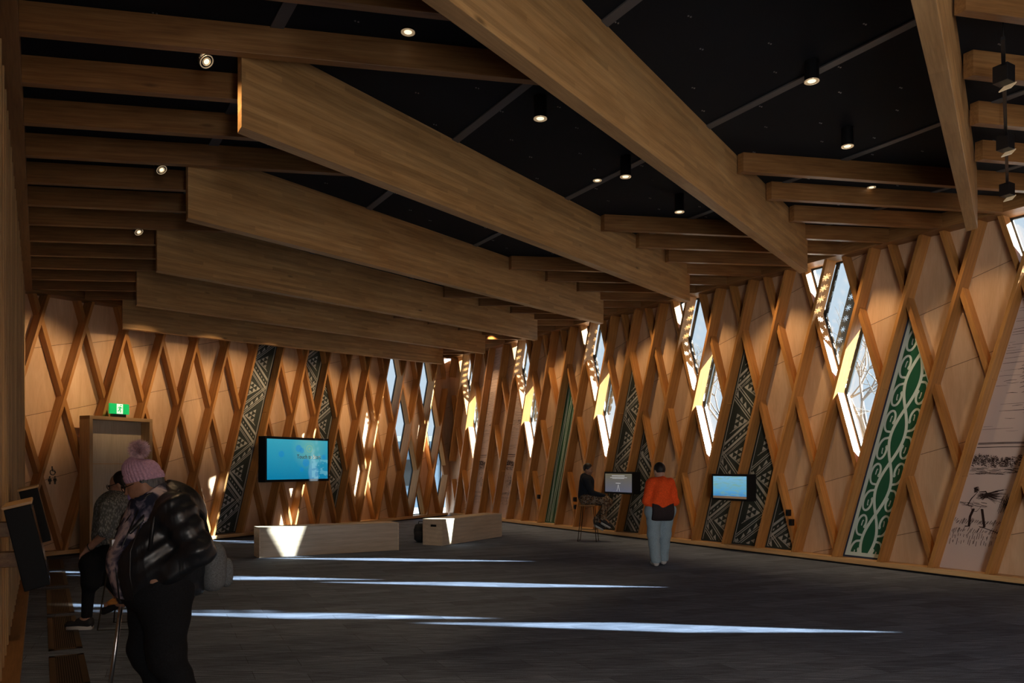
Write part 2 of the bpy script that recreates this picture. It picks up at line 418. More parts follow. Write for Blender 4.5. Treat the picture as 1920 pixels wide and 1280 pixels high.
# perforated screens outside the windows: star shaped holes cut in the sheet
t = NT('star_perforated_sheet', .5, .3)
uvv = t.mapping('UV'); s3 = t.sep(uvv); PER = .17
def frac_c(x, off=0): return t.math('SUBTRACT', t.math('FRACT', t.math('ADD', t.math('DIVIDE', x, PER), off+50)), .5)
row = t.math('FLOOR', t.math('ADD', t.math('DIVIDE', s3[1], PER), 50.))
ux = frac_c(s3[0]); uy = t.math('SUBTRACT', t.math('FRACT', t.math('ADD', t.math('DIVIDE', s3[1], PER), 50.)), .5)
rr = t.math('SQRT', t.math('ADD', t.math('MULTIPLY', ux, ux), t.math('MULTIPLY', uy, uy)))
an = t.math('ARCTAN2', uy, ux)
pet = t.math('ADD', .22, t.math('MULTIPLY', t.math('COSINE', t.math('MULTIPLY', an, 8)), .13))
hole = t.math('LESS_THAN', rr, pet)
t.b.inputs['Base Color'].default_value = (.02, .025, .03, 1)
tb = t.n.new('ShaderNodeBsdfTransparent'); mx = t.n.new('ShaderNodeMixShader')
t.l.new(hole, mx.inputs[0]); t.l.new(t.b.outputs[0], mx.inputs[1]); t.l.new(tb.outputs[0], mx.inputs[2])
t.l.new(mx.outputs[0], t.n['Material Output'].inputs[0]); M_STAR = t.m
def screen_out(w, k, h0, h1, wd_, off, lab, d=.62):
    b = [(w.front(k, h0)+off, h0), (w.front(k, h0)+off+wd_, h0), (w.front(k, h1)+off+wd_, h1), (w.front(k, h1)+off, h1)]
    mb = MB(); mb.prism(b, w.pt, d, d+.006, 0, lambda c: (c[0]-w.lean*c[1], c[1]))
    return mb.build('perforated_screen', M_STAR, label=lab, cat='screen', group='star perforated screens outside')
for g in range(-4, 3):
    screen_out(WR, -2+4*g, 2.75, 6.2, .5, .10, 'dark star cut metal screen outside the %s window column from the far corner' % nth(g+5))

# floor, outer ground, ceiling
back0 = P(NL-.4, -8); back1 = P(NR+.4, -8)
fl = MB(); A = P(NL-.45, -7); B_ = P(NR+.6, -7)
fl.prism([tuple(v[:2]) for v in (A, B_, C1+(C1-OR).normalized()*1.2+N1*.6, C0+D1*.6-N1*.45)], lambda p, z: Vector((p[0], p[1], z)), 0, -.1)
fl.build('floor', M_CARPET, kind='structure')
gr = MB(); gr.box((0, 0, -.9), (300, 300, .1)); gr.build('ground', mat('pale_paving', (.42, .42, .40), .9), kind='structure')
EXT = 1.0
ce = MB(); q4 = [(NL-.45, -8), (NR+.45, -8), (NR+.45, ((C1-C0).normalized()*.5+C1+NF*.45).dot(D1)), (NL-.45, (C0+NF*.5-(C1-C0).normalized()*.3).dot(D1))]
ce.prism(q4, lambda p, d: P(p[0], p[1], roofz(p[0])+RDEP+d), 0, .12)
ceil = ce.build('ceiling', M_BLACKCEIL, kind='structure')
def fe(n): return C0.dot(D1)+(n-C0.dot(N1))*(C1-C0).dot(D1)/(C1-C0).dot(N1)-.1
for n in (-.55+0*1, 1.45, 3.53, 5.6, 7.66, 9.74):
    if n < 0: continue
    sb = MB(); sb.prism([(n-.045, -7), (n+.045, -7), (n+.045, fe(n)), (n-.045, fe(n))], lambda p, d: P(p[0], p[1], roofz(p[0])+RDEP-.002+d), -.012, 0)
    o = sb.build('joint_strip', M_STRIP, parent=ceil)
bo = MB(); rnd = random.Random(3)
for i in range(-2, 60):
    for j in range(26):
        n = .25+j*.42; d = -3+i*.42+.11*(j % 2)
        if (i+j) % 2 or d > fe(n): continue
        for e in (-.012, .012):
            c_ = P(n+e, d, roofz(n)+RDEP-.003); bo.box(c_, (.011, .011, .006))
bo.build('ceiling_screws', M_BOLT, parent=ceil, kind='stuff')

# near wall behind the viewer and the slatted left wall
nb = MB(); a0 = P(NL-.4, -6.5); a1 = P(NR+.4, -6.5)
nb.prism([(0, 0), ((a1-a0).length, 0), ((a1-a0).length, 5.1), (0, 5.1)], lambda p, d: a0+N1*p[0]-D1*d+Vector((0, 0, p[1])), 0, .2, 0, lambda c: c)
nb.build('wall_near', M_PLY, kind='structure')
LW = Wall(N1*NL, D1, -N1, -6.6, (C0.dot(D1))+.15, lambda p: roofz(NL))
lb = MB(); lb.prism([(LW.q0, 0), (LW.q1, 0), (LW.q1, LW.top(0)+.3), (LW.q0, LW.top(0)+.3)], LW.pt, .31, .42, 0, lambda c: c)
lb.build('wall_left', M_PLY, kind='structure')
rail(LW, 'trim_3', None, .30, -.0, .31, M_RAFT, kind='structure')
rail(LW, 'baseboard_left', .0, .06, .0, .31, M_RAFT, kind='structure')
qv = -2.5; sl_n = 0
while qv < LW.q1-.05:
    sl_n += 1
    w_ = .055
    local_prism('wall_slat', [(qv, .1), (qv+w_, .1), (qv+w_, LW.top(0)), (qv, LW.top(0))], LW.pt, .10, .308, M_POST, Vector((0, 0, 1)), LW.Q,
                label='upright timber slat of the left wall, %s from the viewer end' % nth(sl_n), cat='slat', group='upright slats of the left wall')
    qv += .42

# ---------------------------------------------------------------- rafters and deep beams
RS = .807; DL0 = 5.867; BJ = range(-4, 5)
T_B = .12; W_R = .08
mr = RD.dot(D1)/RD.dot(N1); mbm = BD.dot(D1)/BD.dot(N1)      # slope in (n, d)
NLB, NRB = 1.235, 9.55
def beam_d(j, n): return DL0+j*3*RS+mbm*(n-NLB)
def raft_d(k, n): return DL0+k*RS+mr*(n-NLB)                 # rafter k touches the left end of beam k/3
nx = -Vector((BD.y, -BD.x, 0))                               # away side of a beam (towards far left)
tb_ = T_B/abs(Vector((-BD.y, BD.x, 0)).dot(D1))              # thickness measured along D1
beam_labels = {4: 'deep laminated beam nearest the far wall', 3: 'second deep laminated beam out from the far wall',
 2: 'third deep laminated beam out from the far wall', 1: 'fourth deep laminated beam from the far wall, its end below the gimbal lamps',
 0: 'large deep laminated beam with its cut end showing at upper left', -1: 'deep laminated beam crossing the top centre of the ceiling overhead',
 -2: 'deep laminated beam seen almost end on at the upper right', -3: 'deep laminated beam running over the viewer', -4: 'deep laminated beam behind the viewer'}
for j in BJ:
    def fn(p, z): 
        n, e = p; b = 3.985+.0458*(n-NLB); return P(n, beam_d(j, n)+e, b if z == 0 else roofz(n)+RDEP)
    X = (fn((NRB, 0), 0)-fn((NLB, 0), 0)).normalized()
    o0 = fn((NLB, 0), 0); Y = Vector((-BD.y, BD.x, 0)); Zv = X.cross(Y).normalized()
    M = Matrix((X, Y, Zv)).transposed().to_4x4(); M.translation = o0; Mi = M.inverted()
    mb = MB(); mb.prism([(NLB, 0), (NRB, 0), (NRB, tb_), (NLB, tb_)], lambda p, d: Mi @ fn(p, d), 0, 1)
    mb.build('ceiling_beam', M_BEAM, M=M, bevel=.004, label=beam_labels[j], cat='beam', group='deep laminated ceiling beams')
def rafter(k, n0, n1, lab, grp):
    # clip against the far wall plane
    def inside(n): p = P(n, raft_d(k, n)); return (p-C0).dot(NF) < -.05
    if not inside(n0):
        if not inside(n1): return
        lo, hi = n0, n1
        for _ in range(30):
            mid = (lo+hi)/2
            if inside(mid): hi = mid
            else: lo = mid
        n0 = hi
    if not inside(n1):
        lo, hi = n0, n1
        for _ in range(30):
            mid = (lo+hi)/2
            if inside(mid): lo = mid
            else: hi = mid
        n1 = lo
    if n1-n0 < .15: return
    wr = W_R/abs(Vector((-RD.y, RD.x, 0)).dot(D1))
    def fn(p, z): return P(p[0], raft_d(k, p[0])-wr+p[1], roofz(p[0])+z*(RDEP-.003))
    X = (fn((n1, 0), 0)-fn((n0, 0), 0)).normalized(); Y = Vector((-RD.y, RD.x, 0)); Zv = X.cross(Y).normalized()
    M = Matrix((X, Y, Zv)).transposed().to_4x4(); M.translation = fn((n0, 0), 0); Mi = M.inverted()
    mb = MB(); mb.prism([(n0, 0), (n1, 0), (n1, wr), (n0, wr)], lambda p, d: Mi @ fn(p, d), 0, 1)
    mb.build('rafter', M_RAFT, M=M, bevel=.003, label=lab % nth(34-k), cat='rafter', group=grp)
KMAX = 34
for k in range(-14, 34):
    # left run: from the left wall to the first beam it meets
    best = None; bestr = None
    for j in BJ:
        n = (DL0+k*RS-mr*NLB-(DL0+j*3*RS-mbm*NLB))/(mbm-mr)
        if NLB+.02 < n <= NRB:                     # strictly past the beam's left end
            if best is None or n < best: best = n
        if NLB <= n < NRB-.3:
            if bestr is None or n > bestr: bestr = n
    n_end = best if best is not None else NRB
    off = tb_/(mbm-mr)
    if best is not None:
        rafter(k, NL-.0+.0, n_end-off*1.0, 'left side timber rafter, %s out from the far wall', 'rafters on the left of the deep beams')
    else:
        rafter(k, NL, NR-.05, 'corner timber rafter beyond the last deep beam, %s out from the far wall', 'rafters spanning the room ends')
    if k == -2: bestr = 1.235+4*RS/(mbm-mr)
    if bestr is not None and best is not None:
        rafter(k, bestr+.02, NR-.045, 'right side timber rafter over the windows, %s out from the far wall', 'rafters on the right of the deep beams')
# ---------------------------------------------------------------- infill art panels on the lattice walls
M_PATDK = mat('dark_green_black_panel', (.030, .040, .036), .5, spec=.3)
M_PATLT = mat('pale_grey_pattern_paint', (.42, .43, .41), .55, spec=.3)
M_GREEN = mat('deep_green_panel', (.012, .115, .062), .4)
M_NAVY = mat('navy_panel_edge', (.02, .04, .09), .4)
M_MINT = mat('pale_mint_paint', (.62, .78, .76), .45)
M_PAPER = mat('pinkish_print_paper', (.64, .50, .45), .7, spec=.2)
M_INK = mat('brown_black_ink', (.035, .020, .018), .8, spec=.1)
M_EDGE = mat('dark_panel_edge_strip', (.05, .055, .06), .4)
PD = DP-.03                                     # panel face depth
def bay_poly(w, k, m=None, mlo=None, in_=.026):
    hw = TH*.5*math.sqrt(1+w.lean**2)
    p = ccw([(w.front(k, 0)+hw, 0), (w.front(k+1, 0)-hw, 0), (w.front(k+1, 6)-hw, 6), (w.front(k, 6)+hw, 6)])
    if m is not None: p = clip(p, 1, w.lean, m*G+w.lean*H0-hw)
    if mlo is not None: p = clip(p, -1, -w.lean, -(mlo*G+w.lean*H0+hw))
    return ccw(w.clipwall(p, H0))
def shrink(p, e):
    out = p; n = len(p)
    for i in range(n):
        (x0, y0), (x1, y1) = p[i], p[(i+1) % n]; L = math.hypot(x1-x0, y1-y0)
        if L < 1e-6: continue
        a, b = (y1-y0)/L, -(x1-x0)/L; out = clip(out, a, b, a*x0+b*y0-e)
        if len(out) < 3: return []
    return out
def addflat(mb, w, poly, d, mi):
    if len(poly) >= 3 and area(poly) > 2e-6: mb.add([w.pt(p, d) for p in poly], [list(range(len(poly)))], mi)
def panel_root(w, p, name, **k):
    cx = sum(a for a, b in p)/len(p); hy = min(b for a, b in p)
    return empty(name, w.pt((cx, hy), PD), **k)
def put(o, root):
    o.parent = root; o.matrix_parent_inverse = Matrix.Translation(root.location).inverted()
def tapa(w, k, m, lab, mlo=None, phase=0.0, seed=1):
    p = bay_poly(w, k, m, mlo); root = panel_root(w, p, 'patterned_wall_panel', label=lab, cat='panel', group='dark panels of woven zigzag pattern')
    e = MB(); e.prism(p, w.pt, PD+.004, DP-.001); put(e.build('panel_edge', M_EDGE), root)
    inn = shrink(p, .012); mb = MB(); mb.prism(inn, w.pt, PD, PD+.004, 0); core = shrink(p, .03)
    W = G-TH; x0 = G*k+TH/2; A = .50; rnd = random.Random(seed); d = PD-.0012
    def sh(x, y): return (x0+x+w.lean*(y-H0), y)
    def putp(pts):
        q_ = clip_to(ccw([sh(*a) for a in pts]), core)
        if q_: addflat(mb, w, q_, d, 1)
    # borders along both long edges
    for xa, xb in ((.045, .06), (W-.06, W-.045), (W-.038, W-.030)):
        y = 0
        while y < 5: putp([(xa, y), (xb, y), (xb, y+.5), (xa, y+.5)]); y += .5
    per = 1.25; y = -per+phase; leg = 0
    X0, X1 = .07, W-.07
    while y < 5.2:
        up = leg % 2 == 0
        def band(o0, o1, xa=X0, xb=X1):
            f = (lambda x: y+A*(x-X0)/(X1-X0)) if up else (lambda x: y+A-A*(x-X0)/(X1-X0))
            putp([(xa, f(xa)+o0), (xb, f(xb)+o0), (xb, f(xb)+o1), (xa, f(xa)+o1)])
        style = (leg+seed) % 4
        if style in (0, 2):
            for o in (0, .05, .23, .28): band(o, o+.022)
            n = 5
            for i in range(n):                    # row of small triangles
                xa = X0+(X1-X0)*i/n; xb = X0+(X1-X0)*(i+.8)/n
                f = (lambda x: y+A*(x-X0)/(X1-X0)) if up else (lambda x: y+A-A*(x-X0)/(X1-X0))
                putp([(xa, f(xa)+.10), (xb, f(xb)+.10), ((xa+xb)/2, f((xa+xb)/2)+.19)])
        else:
            for o in (0, .035): band(o, o+.014)
            band(.09, .15); band(.28, .34)
            n = 8
            for i in range(n):
                xa = X0+(X1-X0)*(i+.2)/n; xb = X0+(X1-X0)*(i+.6)/n
                f = (lambda x: y+A*(x-X0)/(X1-X0)) if up else (lambda x: y+A-A*(x-X0)/(X1-X0))
                putp([(xa, f(xa)+.19), (xb, f(xb)+.19), (xb, f(xb)+.225), (xa, f(xa)+.225)])
        # filler triangle beside the turn: nested angle and pyramid of triangles
        cx = X0+.14 if up else X1-.14; cy = y+.34+A*.55+.10 
        s_ = 1 if up else -1
        for r_ in range(3):
            for c_ in range(3-r_):
                bx = cx+s_*(.10*r_); by = cy-.13+c_*.10+r_*.05
                putp([(bx, by), (bx+.085*s_, by+.04), (bx, by+.08)])
        for o, tk in ((.0, .02), (.045, .012)):
            xs = cx-s_*.03-s_*o
            putp([(xs, cy-.16-o), (xs+s_*.32, cy+.02-o*.5), (xs+s_*.32, cy+.02-o*.5-tk*1.2), (xs, cy-.16-o-tk*1.2)])
        y += .62; leg += 1
    put(mb.build('pattern_face', [M_PATDK, M_PATLT]), root)
    return root
names_R = {-4: 'tall dark zigzag patterned panel behind the screen showing blue water, its left hand bay',
 -3: 'dark zigzag patterned panel to the right of the screen showing blue water',
 -2: 'small triangular dark patterned panel beside the two black socket boxes',
 -8: 'tall dark zigzag patterned panel behind the grey screen near the seated person',
 -7: 'dark zigzag patterned panel between the grey screen and the person in orange',
 -6: 'small triangular dark patterned panel behind the person in orange'}
for k, l in names_R.items(): tapa(WR, k, pan_R[k], l, phase=.21*(k % 3), seed=k % 4+1)
tapa(WF, 4, None, 'tall dark zigzag patterned panel left of the big teal screen on the far wall', phase=.1, seed=2)
tapa(WF, 6, 10, 'dark patterned diamond panel above the big teal screen', mlo=9, phase=.3, seed=1)
tapa(WF, 7, 10, 'dark patterned diamond panel at the top right corner of the big teal screen', mlo=9, phase=.0, seed=3)
tapa(WF, 8, 10, 'dark patterned diamond panel low to the right of the big teal screen', mlo=9, phase=.5, seed=4)

# strokes: a polyline drawn as a ribbon, clipped to the panel
def ribbon(mb, w, pts, wd_, core, d, mi, taper=False):
    n = len(pts); P_ = [Vector(p) for p in pts]; L = []; R = []
    for i in range(n):
        t_ = P_[min(i+1, n-1)]-P_[max(i-1, 0)]
        if t_.length < 1e-9: t_ = Vector((1, 0))
        t_.normalize(); nn = Vector((-t_.y, t_.x)); h = wd_/2
        if taper: h *= max(.15, math.sin(math.pi*(i+.5)/n))
        L.append(P_[i]+nn*h); R.append(P_[i]-nn*h)
    for i in range(n-1):
        q_ = [tuple(R[i]), tuple(R[i+1]), tuple(L[i+1]), tuple(L[i])]
        if abs(area(q_)) < 1e-9: continue
        q_ = clip_to(ccw(q_), core)
        if q_: addflat(mb, w, q_, d, mi)
def koru_panel():
    w = WR; k = 0; p = bay_poly(w, k, 3)
    root = panel_root(w, p, 'scrollwork_wall_panel', label='tall green panel with pale entwined scrolls and a white border', cat='panel')
    e = MB(); e.prism(p, w.pt, PD+.004, DP-.001); put(e.build('panel_edge', M_NAVY), root)
    mb = MB(); a_ = shrink(p, .022); b_ = shrink(p, .03); c_ = shrink(p, .088)
    mb.prism(p, w.pt, PD, PD+.004, 0); addflat(mb, w, b_, PD-.0008, 1); addflat(mb, w, c_, PD-.0016, 2)
    W = G-TH; xm = G*k+G/2; d = [PD-.0022]
    def sh(x, y): return (xm+x+w.lean*(y-H0), y)
    def rib(pts, wd_, mi=1):
        d[0] -= .00001; ribbon(mb, w, [sh(*q_) for q_ in pts], wd_, c_, d[0], mi)
    CR = .80; A = .115                                # crossing spacing, swing of the strands
    def strand(sg, y): return sg*A*math.sin(math.pi*y/CR)
    for sg in (1, -1): rib([(strand(sg, y_), y_) for y_ in [i*.03 for i in range(0, 145)]], .046)
    def frond(x0_, y0_, cx, cy, rx, ry, a0, sweep):
        pts = [(x0_, y0_)]; N_ = 26
        for i in range(N_+1):
            t_ = i/N_; a = a0+sweep*t_; f = 1-.42*max(0, t_-.45)/.55
            pts.append((cx+rx*f*math.cos(a), cy+ry*f*math.sin(a)))
        rib(pts, .034)
        bx, by = pts[-1]; rib([(bx+.013*math.cos(a), by+.020*math.sin(a)) for a in [j*math.pi/4 for j in range(9)]], .016)
        rib([(cx+rx*.1*math.cos(a), cy+ry*.40*math.sin(a)) for a in [a0+sweep*(.25+.5*j/8) for j in range(9)]], .018)
    for n_ in range(0, 6):
        yc = CR*n_+.02
        for sd in (1, -1):
            # at every crossing a pair of loops fills each outer side, one above and one below
            frond(sd*.11, yc+.36, sd*.178, yc+.185, .090, .165, math.radians(90), -sd*math.radians(290))
            frond(sd*.11, yc-.36, sd*.178, yc-.185, .090, .165, math.radians(-90), sd*math.radians(290))
    put(mb.build('painted_face', [M_NAVY, M_MINT, M_GREEN]), root)
koru_panel()
def wave_panel():
    w = WR; k = -11; p = bay_poly(w, k, -8)
    root = panel_root(w, p, 'striped_wall_panel', label='narrow green panel of wavy white and black lines left of the seated person', cat='panel')
    e = MB(); e.prism(p, w.pt, PD+.004, DP-.001); put(e.build('panel_edge', M_MINT), root)
    mb = MB(); core = shrink(p, .035); mb.prism(shrink(p, .012), w.pt, PD, PD+.004, 0); addflat(mb, w, core, PD-.0008, 1)
    x0 = G*k; rn = random.Random(5)
    for j in range(13):
        xb = .06+j*.055; ph = rn.random()*6; am = .012+.012*rn.random(); mi = 2 if j % 3 else 3
        pts = [(x0+xb+am*math.sin(y_*3+ph)+w.lean*(y_-H0), y_) for y_ in [i*.08 for i in range(55)]]
        ribbon(mb, w, pts, .012+.012*rn.random(), core, PD-.0016-.00002*j, mi)
    put(mb.build('painted_face', [M_GREEN, M_GREEN, M_MINT, M_PATDK]), root)
wave_panel()
def sketch(w, k, m, lab, seed, cut=None):
    p = bay_poly(w, k, m); rn = random.Random(seed)
    root = panel_root(w, p, 'printed_drawing_panel', label=lab, cat='panel', group='printed drawing panels')
    mb = MB(); mb.prism(p, w.pt, PD, DP-.001, 0); core = shrink(p, .012); x0 = G*k; W = G; d = [PD-.001]
    def sh(x, y): return (x0+x*W+w.lean*(y-H0), y)
    def st(pts, wd_, taper=True):
        d[0] -= .000004; ribbon(mb, w, [sh(*q_) for q_ in pts], wd_, core, d[0], 1, taper)
    # sky hatching
    for i in range(85):
        y_ = 1.98+i*.0335; dens = .35+.6*(i/85) if i > 6 else .25
        x = -.1
        while x < 1.1:
            l = rn.uniform(.15, .7); 
            if rn.random() < dens: st([(x, y_+rn.uniform(-.006, .006)), (x+l/2, y_+.008*rn.uniform(-1, 1)), (x+l, y_+rn.uniform(-.006, .006))], rn.uniform(.003, .0075))
            x += l+.03
    for i in range(60):                           # clouds
        x = rn.gauss(.62, .18); y_ = 2.75+rn.gauss(0, .09); st([(x, y_), (x+.06, y_+.012), (x+.12, y_)], .008)
    # horizon, distant land, tree belt
    for y_ in (1.86, 1.845, 1.80): st([(0, y_), (.5, y_+.004), (1, y_)], .009, False)
    for i in range(420):
        x = rn.random(); y_ = 1.60+rn.uniform(-.055, .075)+.02*math.sin(x*9); st([(x, y_), (x+.02, y_+rn.uniform(-.02, .03)), (x+.035, y_-.01)], rn.uniform(.006, .012))
    for i in range(60):
        x = rn.gauss(.95, .05); y_ = 1.83+rn.gauss(0, .035); st([(x, y_), (x+.02, y_+.015)], .012)
    for i in range(70):
        x = rn.random(); y_ = 1.50+rn.uniform(-.06, .03); st([(x, y_), (x+.12, y_-.006)], .006)
    # stooping figure carrying a bundle
    if seed == 1:
        def blob(cx, cy, rx, ry, n=26, wd_=.010):
            for i in range(n):
                a = rn.uniform(0, 6.28); r_ = math.sqrt(rn.random()); st([(cx+rx*r_*math.cos(a)-.02, cy+ry*r_*math.sin(a)), (cx+rx*r_*math.cos(a)+.02, cy+ry*r_*math.sin(a)+.006)], wd_)
        fx, fy = .40, 1.02
        blob(fx-.13, fy+.20, .045, .036, 30, .014)
        st([(fx-.10, fy+.17), (fx-.17, fy+.08), (fx-.20, fy+.0), (fx-.19, fy-.02)], .014)
        st([(fx-.08, fy+.17), (fx+.03, fy+.18), (fx+.13, fy+.10)], .02)
        st([(fx-.12, fy+.05), (fx-.13, fy-.05), (fx-.10, fy-.09), (fx-.02, fy-.10), (fx+.04, fy-.02)], .008)
        for j in range(34):
            a = rn.uniform(-.5, .45); l = rn.uniform(.18, .34); st([(fx-.05+rn.uniform(-.05, .08), fy+.11+rn.uniform(-.05, .04)), (fx+.10, fy+.13+a*.08), (fx+l+.04, fy+.12+a*.22)], .008)
        for dx, kx, ex in ((-.08, -.10, -.07), (.06, .12, .19)):
            for o in (-.012, 0, .012): st([(fx+dx+o, fy-.06), (fx+kx+o, fy-.17), (fx+ex+o, fy-.30)], .016, False)
            st([(fx+ex-.07, fy-.31), (fx+ex+.02, fy-.305)], .018)
        for j in range(9): st([(fx+.10+j*.03, fy-.30-j*.006), (fx+.30+j*.02, fy-.34-j*.005)], .012)
        for j in range(60):
            x = rn.uniform(.72, 1.0); st([(x, fy+.0+rn.uniform(-.12, .10)), (x+rn.uniform(-.02, .05), fy+.05+rn.uniform(-.08, .14))], .006)
        for j in range(22): x = rn.uniform(0, .45); y_ = fy+rn.uniform(-.03, .03); st([(x, y_), (x+.10, y_-.01)], .007)
    else:
        for j in range(150):
            x = rn.gauss(.5, .22); y_ = 1.1+rn.gauss(0, .14); st([(x, y_), (x+rn.uniform(-.05, .05), y_+rn.uniform(0, .07))], .009)
    for rowi, (ya, n_, sl) in enumerate(((.78, 36, .08), (.66, 30, .06), (.58, 26, -.01), (.49, 22, -.02))):
        for j in range(n_):
            x = (j+rn.random())/n_; st([(x, ya-.03+rn.uniform(-.02, .02)), (x+sl*.3, ya+rn.uniform(.0, .05))], .008)
    put(mb.build('printed_face', [M_PAPER, M_INK]), root)
sketch(WR, 2, 5, 'tall pinkish print of a stooping figure with a bundle at the right edge', 1)
sketch(WR, -14, -11, 'narrow pinkish printed panel just right of the long low bench end', 2)
sketch(WR, -16, None, 'narrow pinkish printed panel reaching the ceiling near the far corner', 3)
# ---------------------------------------------------------------- text helper
def text_mesh(body, size, M, m, name, parent=None, extr=.0008, align='CENTER'):
    cu = bpy.data.curves.new(name, 'FONT'); cu.body = body; cu.size = size; cu.align_x = align; cu.align_y = 'CENTER'; cu.extrude = extr
    to = bpy.data.objects.new('tmp', cu); C.objects.link(to)
    dg = bpy.context.evaluated_depsgraph_get(); me = bpy.data.meshes.new_from_object(to.evaluated_get(dg))
    bpy.data.objects.remove(to); me.materials.clear(); me.materials.append(m)
    o = bpy.data.objects.new(name, me); C.objects.link(o); o.matrix_world = M
    if parent: put(o, parent)
    return o
def frame_of(X, Z, o):
    X = X.normalized(); Y = Z.cross(X).normalized(); Zc = X.cross(Y)
    M = Matrix((X, Zc, -Y)).transposed().to_4x4()
    M.translation = o; return M      # local x right, local y up, local z towards viewer
# ---------------------------------------------------------------- screens
def display(w, px, lab, name, depth_back, face_img, tw=None, thick=.12, d0=-.16, bez=.05):
    x0, y0, x1, y1 = px
    a = w.pix(x0, y0, d0); b = w.pix(x1, y1, d0); qa, qb = a[0], b[0]
    ht = w.pix(x0, y0, d0)[1]; hb = w.pix(x1, y1, d0)[1]
    root = empty(name, w.pt(((qa+qb)/2, (ht+hb)/2), d0), label=lab, cat='screen')
    mb = MB(); pr = [(qa, hb), (qb, hb), (qb, ht), (qa, ht)]; mb.prism(pr, w.pt, d0, d0+thick)
    put(mb.build('housing', M_DKGREY, bevel=.006), root)
    inn = shrink(pr, bez); mb = MB(); mb.prism(inn, w.pt, d0-.003, d0+.01, 0, lambda c: ((c[0]-inn[0][0])/(inn[1][0]-inn[0][0]), (c[1]-inn[0][1])/(inn[2][1]-inn[0][1])))
    put(mb.build('display_face', face_img), root)
    mb = MB(); mb.prism(shrink(pr, (ht-hb)*.33), w.pt, d0+thick, .05); put(mb.build('wall_bracket', M_BLACK), root)
    return root, pr, (qa, qb, hb, ht)
def screenmat(name, build, es):
    t = NT(name, .15, .5); uv = t.mapping('UV'); c = build(t, uv); t.b.inputs['Base Color'].default_value = (.01, .01, .012, 1)
    t.l.new(c, t.b.inputs['Emission Color']); t.b.inputs['Emission Strength'].default_value = es; return t.m
def img_teal(t, uv):
    s_ = t.sep(uv); base = t.mix(s_[1], (.0, .19, .36), (.03, .34, .46))
    def disc(cx, cy, r, soft=.02, asp=1.8):
        dx = t.math('MULTIPLY', t.math('SUBTRACT', s_[0], cx), asp); dy = t.math('SUBTRACT', s_[1], cy)
        rr_ = t.math('SQRT', t.math('ADD', t.math('MULTIPLY', dx, dx), t.math('MULTIPLY', dy, dy)))
        mr_ = t.n.new('ShaderNodeMapRange'); mr_.inputs[1].default_value = r+soft; mr_.inputs[2].default_value = r-soft
        t.l.new(rr_, mr_.inputs[0]); return mr_.outputs[0], rr_
    g, rr_ = disc(.68, .78, .22, .35); c = t.mix(t.math('MULTIPLY', g, .75), base, (.16, .44, .33))
    rings = t.math('GREATER_THAN', t.math('SINE', t.math('MULTIPLY', rr_, 90)), .3)
    g2, _ = disc(.68, .78, .15, .01); c = t.mix(t.math('MULTIPLY', t.math('MULTIPLY', rings, g2), .35), c, (.30, .45, .15))
    for cx, cy, r in ((.50, .78, .09), (.55, .73, .07), (.22, .63, .08), (.93, .57, .06), (.62, .42, .10), (.55, .24, .06)):
        g3, _ = disc(cx, cy, r, .012); c = t.mix(t.math('MULTIPLY', g3, .6), c, (.0, .22, .55))
    nz = t.noise(t.mapping('UV', (6, 4, 1)), 1.2, 3, .6); msk = t.math('MULTIPLY', t.math('GREATER_THAN', nz, .52), t.math('GREATER_THAN', s_[0], .72))
    msk = t.math('MULTIPLY', msk, t.math('LESS_THAN', s_[1], .5)); c = t.mix(t.math('MULTIPLY', msk, .5), c, (.16, .48, .56))
    return c
M_TEAL = screenmat('teal_start_screen_glow', img_teal, .95)
def img_sea(t, uv):
    s_ = t.sep(uv); nz = t.noise(t.mapping('UV', (3, 8, 1)), 1.6, 5, .6, .5)
    c = t.ramp(s_[1], [(0, (.02, .19, .52)), (.35, (.10, .40, .70)), (.6, (.16, .45, .62)), (1, (.22, .52, .78))])
    c = t.mix(t.ramp(nz, [(.48, (0, 0, 0)), (.62, (.6, .6, .6))]), c, (.22, .42, .26))
    return t.mix(t.math('LESS_THAN', s_[1], .10), c, (.16, .10, .06))
M_SEA = screenmat('blue_water_picture_glow', img_sea, .8)
def img_grey(t, uv):
    s_ = t.sep(uv); return t.mix(s_[1], (.085, .09, .125), (.115, .10, .065))
M_GREYS = screenmat('grey_menu_screen_glow', img_grey, 1.0)
M_TXT = mat('brown_screen_lettering', (.05, .03, .01), .6, emit=(.10, .05, .0), es=.4)
M_TXTW = mat('white_screen_lettering', (.5, .5, .5), .6, emit=(.6, .62, .65), es=.5)
rt, pr, (qa, qb, hb, ht) = display(WF, (497, 817, 617, 901), 'big wall screen showing a teal picture and the words Touch to Start', 'wall_screen', .2, M_TEAL, thick=.20, d0=-.22, bez=.055)
M = frame_of(WF.Q, Vector((0, 0, 1)), WF.pt((qa+(qb-qa)*.66, hb+(ht-hb)*.56), -.227))
text_mesh('Touch to Start', .135, M, M_TXT, 'screen_lettering', rt)
rt2, pr, (qa, qb, hb, ht) = display(WR, (1334.5, 888, 1403, 940), 'small wall screen showing a picture of blue water and grass', 'wall_screen', .2, M_SEA, thick=.2, d0=-.25, bez=.04)
rt3, pr, (qa, qb, hb, ht) = display(WR, (1133, 884, 1187, 927), 'small wall screen showing a grey menu beside the seated person', 'wall_screen', .2, M_GREYS, thick=.2, d0=-.25, bez=.04)
tm = MB()
for (u0, u1, v0, v1) in ((.28, .72, .80, .835), (.22, .80, .73, .755), (.30, .70, .69, .71), (.42, .58, .47, .50)):
    q0_, q1_ = qa+(qb-qa)*u0, qa+(qb-qa)*u1; tm.prism([(q0_, hb+(ht-hb)*v0), (q1_, hb+(ht-hb)*v0), (q1_, hb+(ht-hb)*v1), (q0_, hb+(ht-hb)*v1)], WR.pt, -.256, -.252)
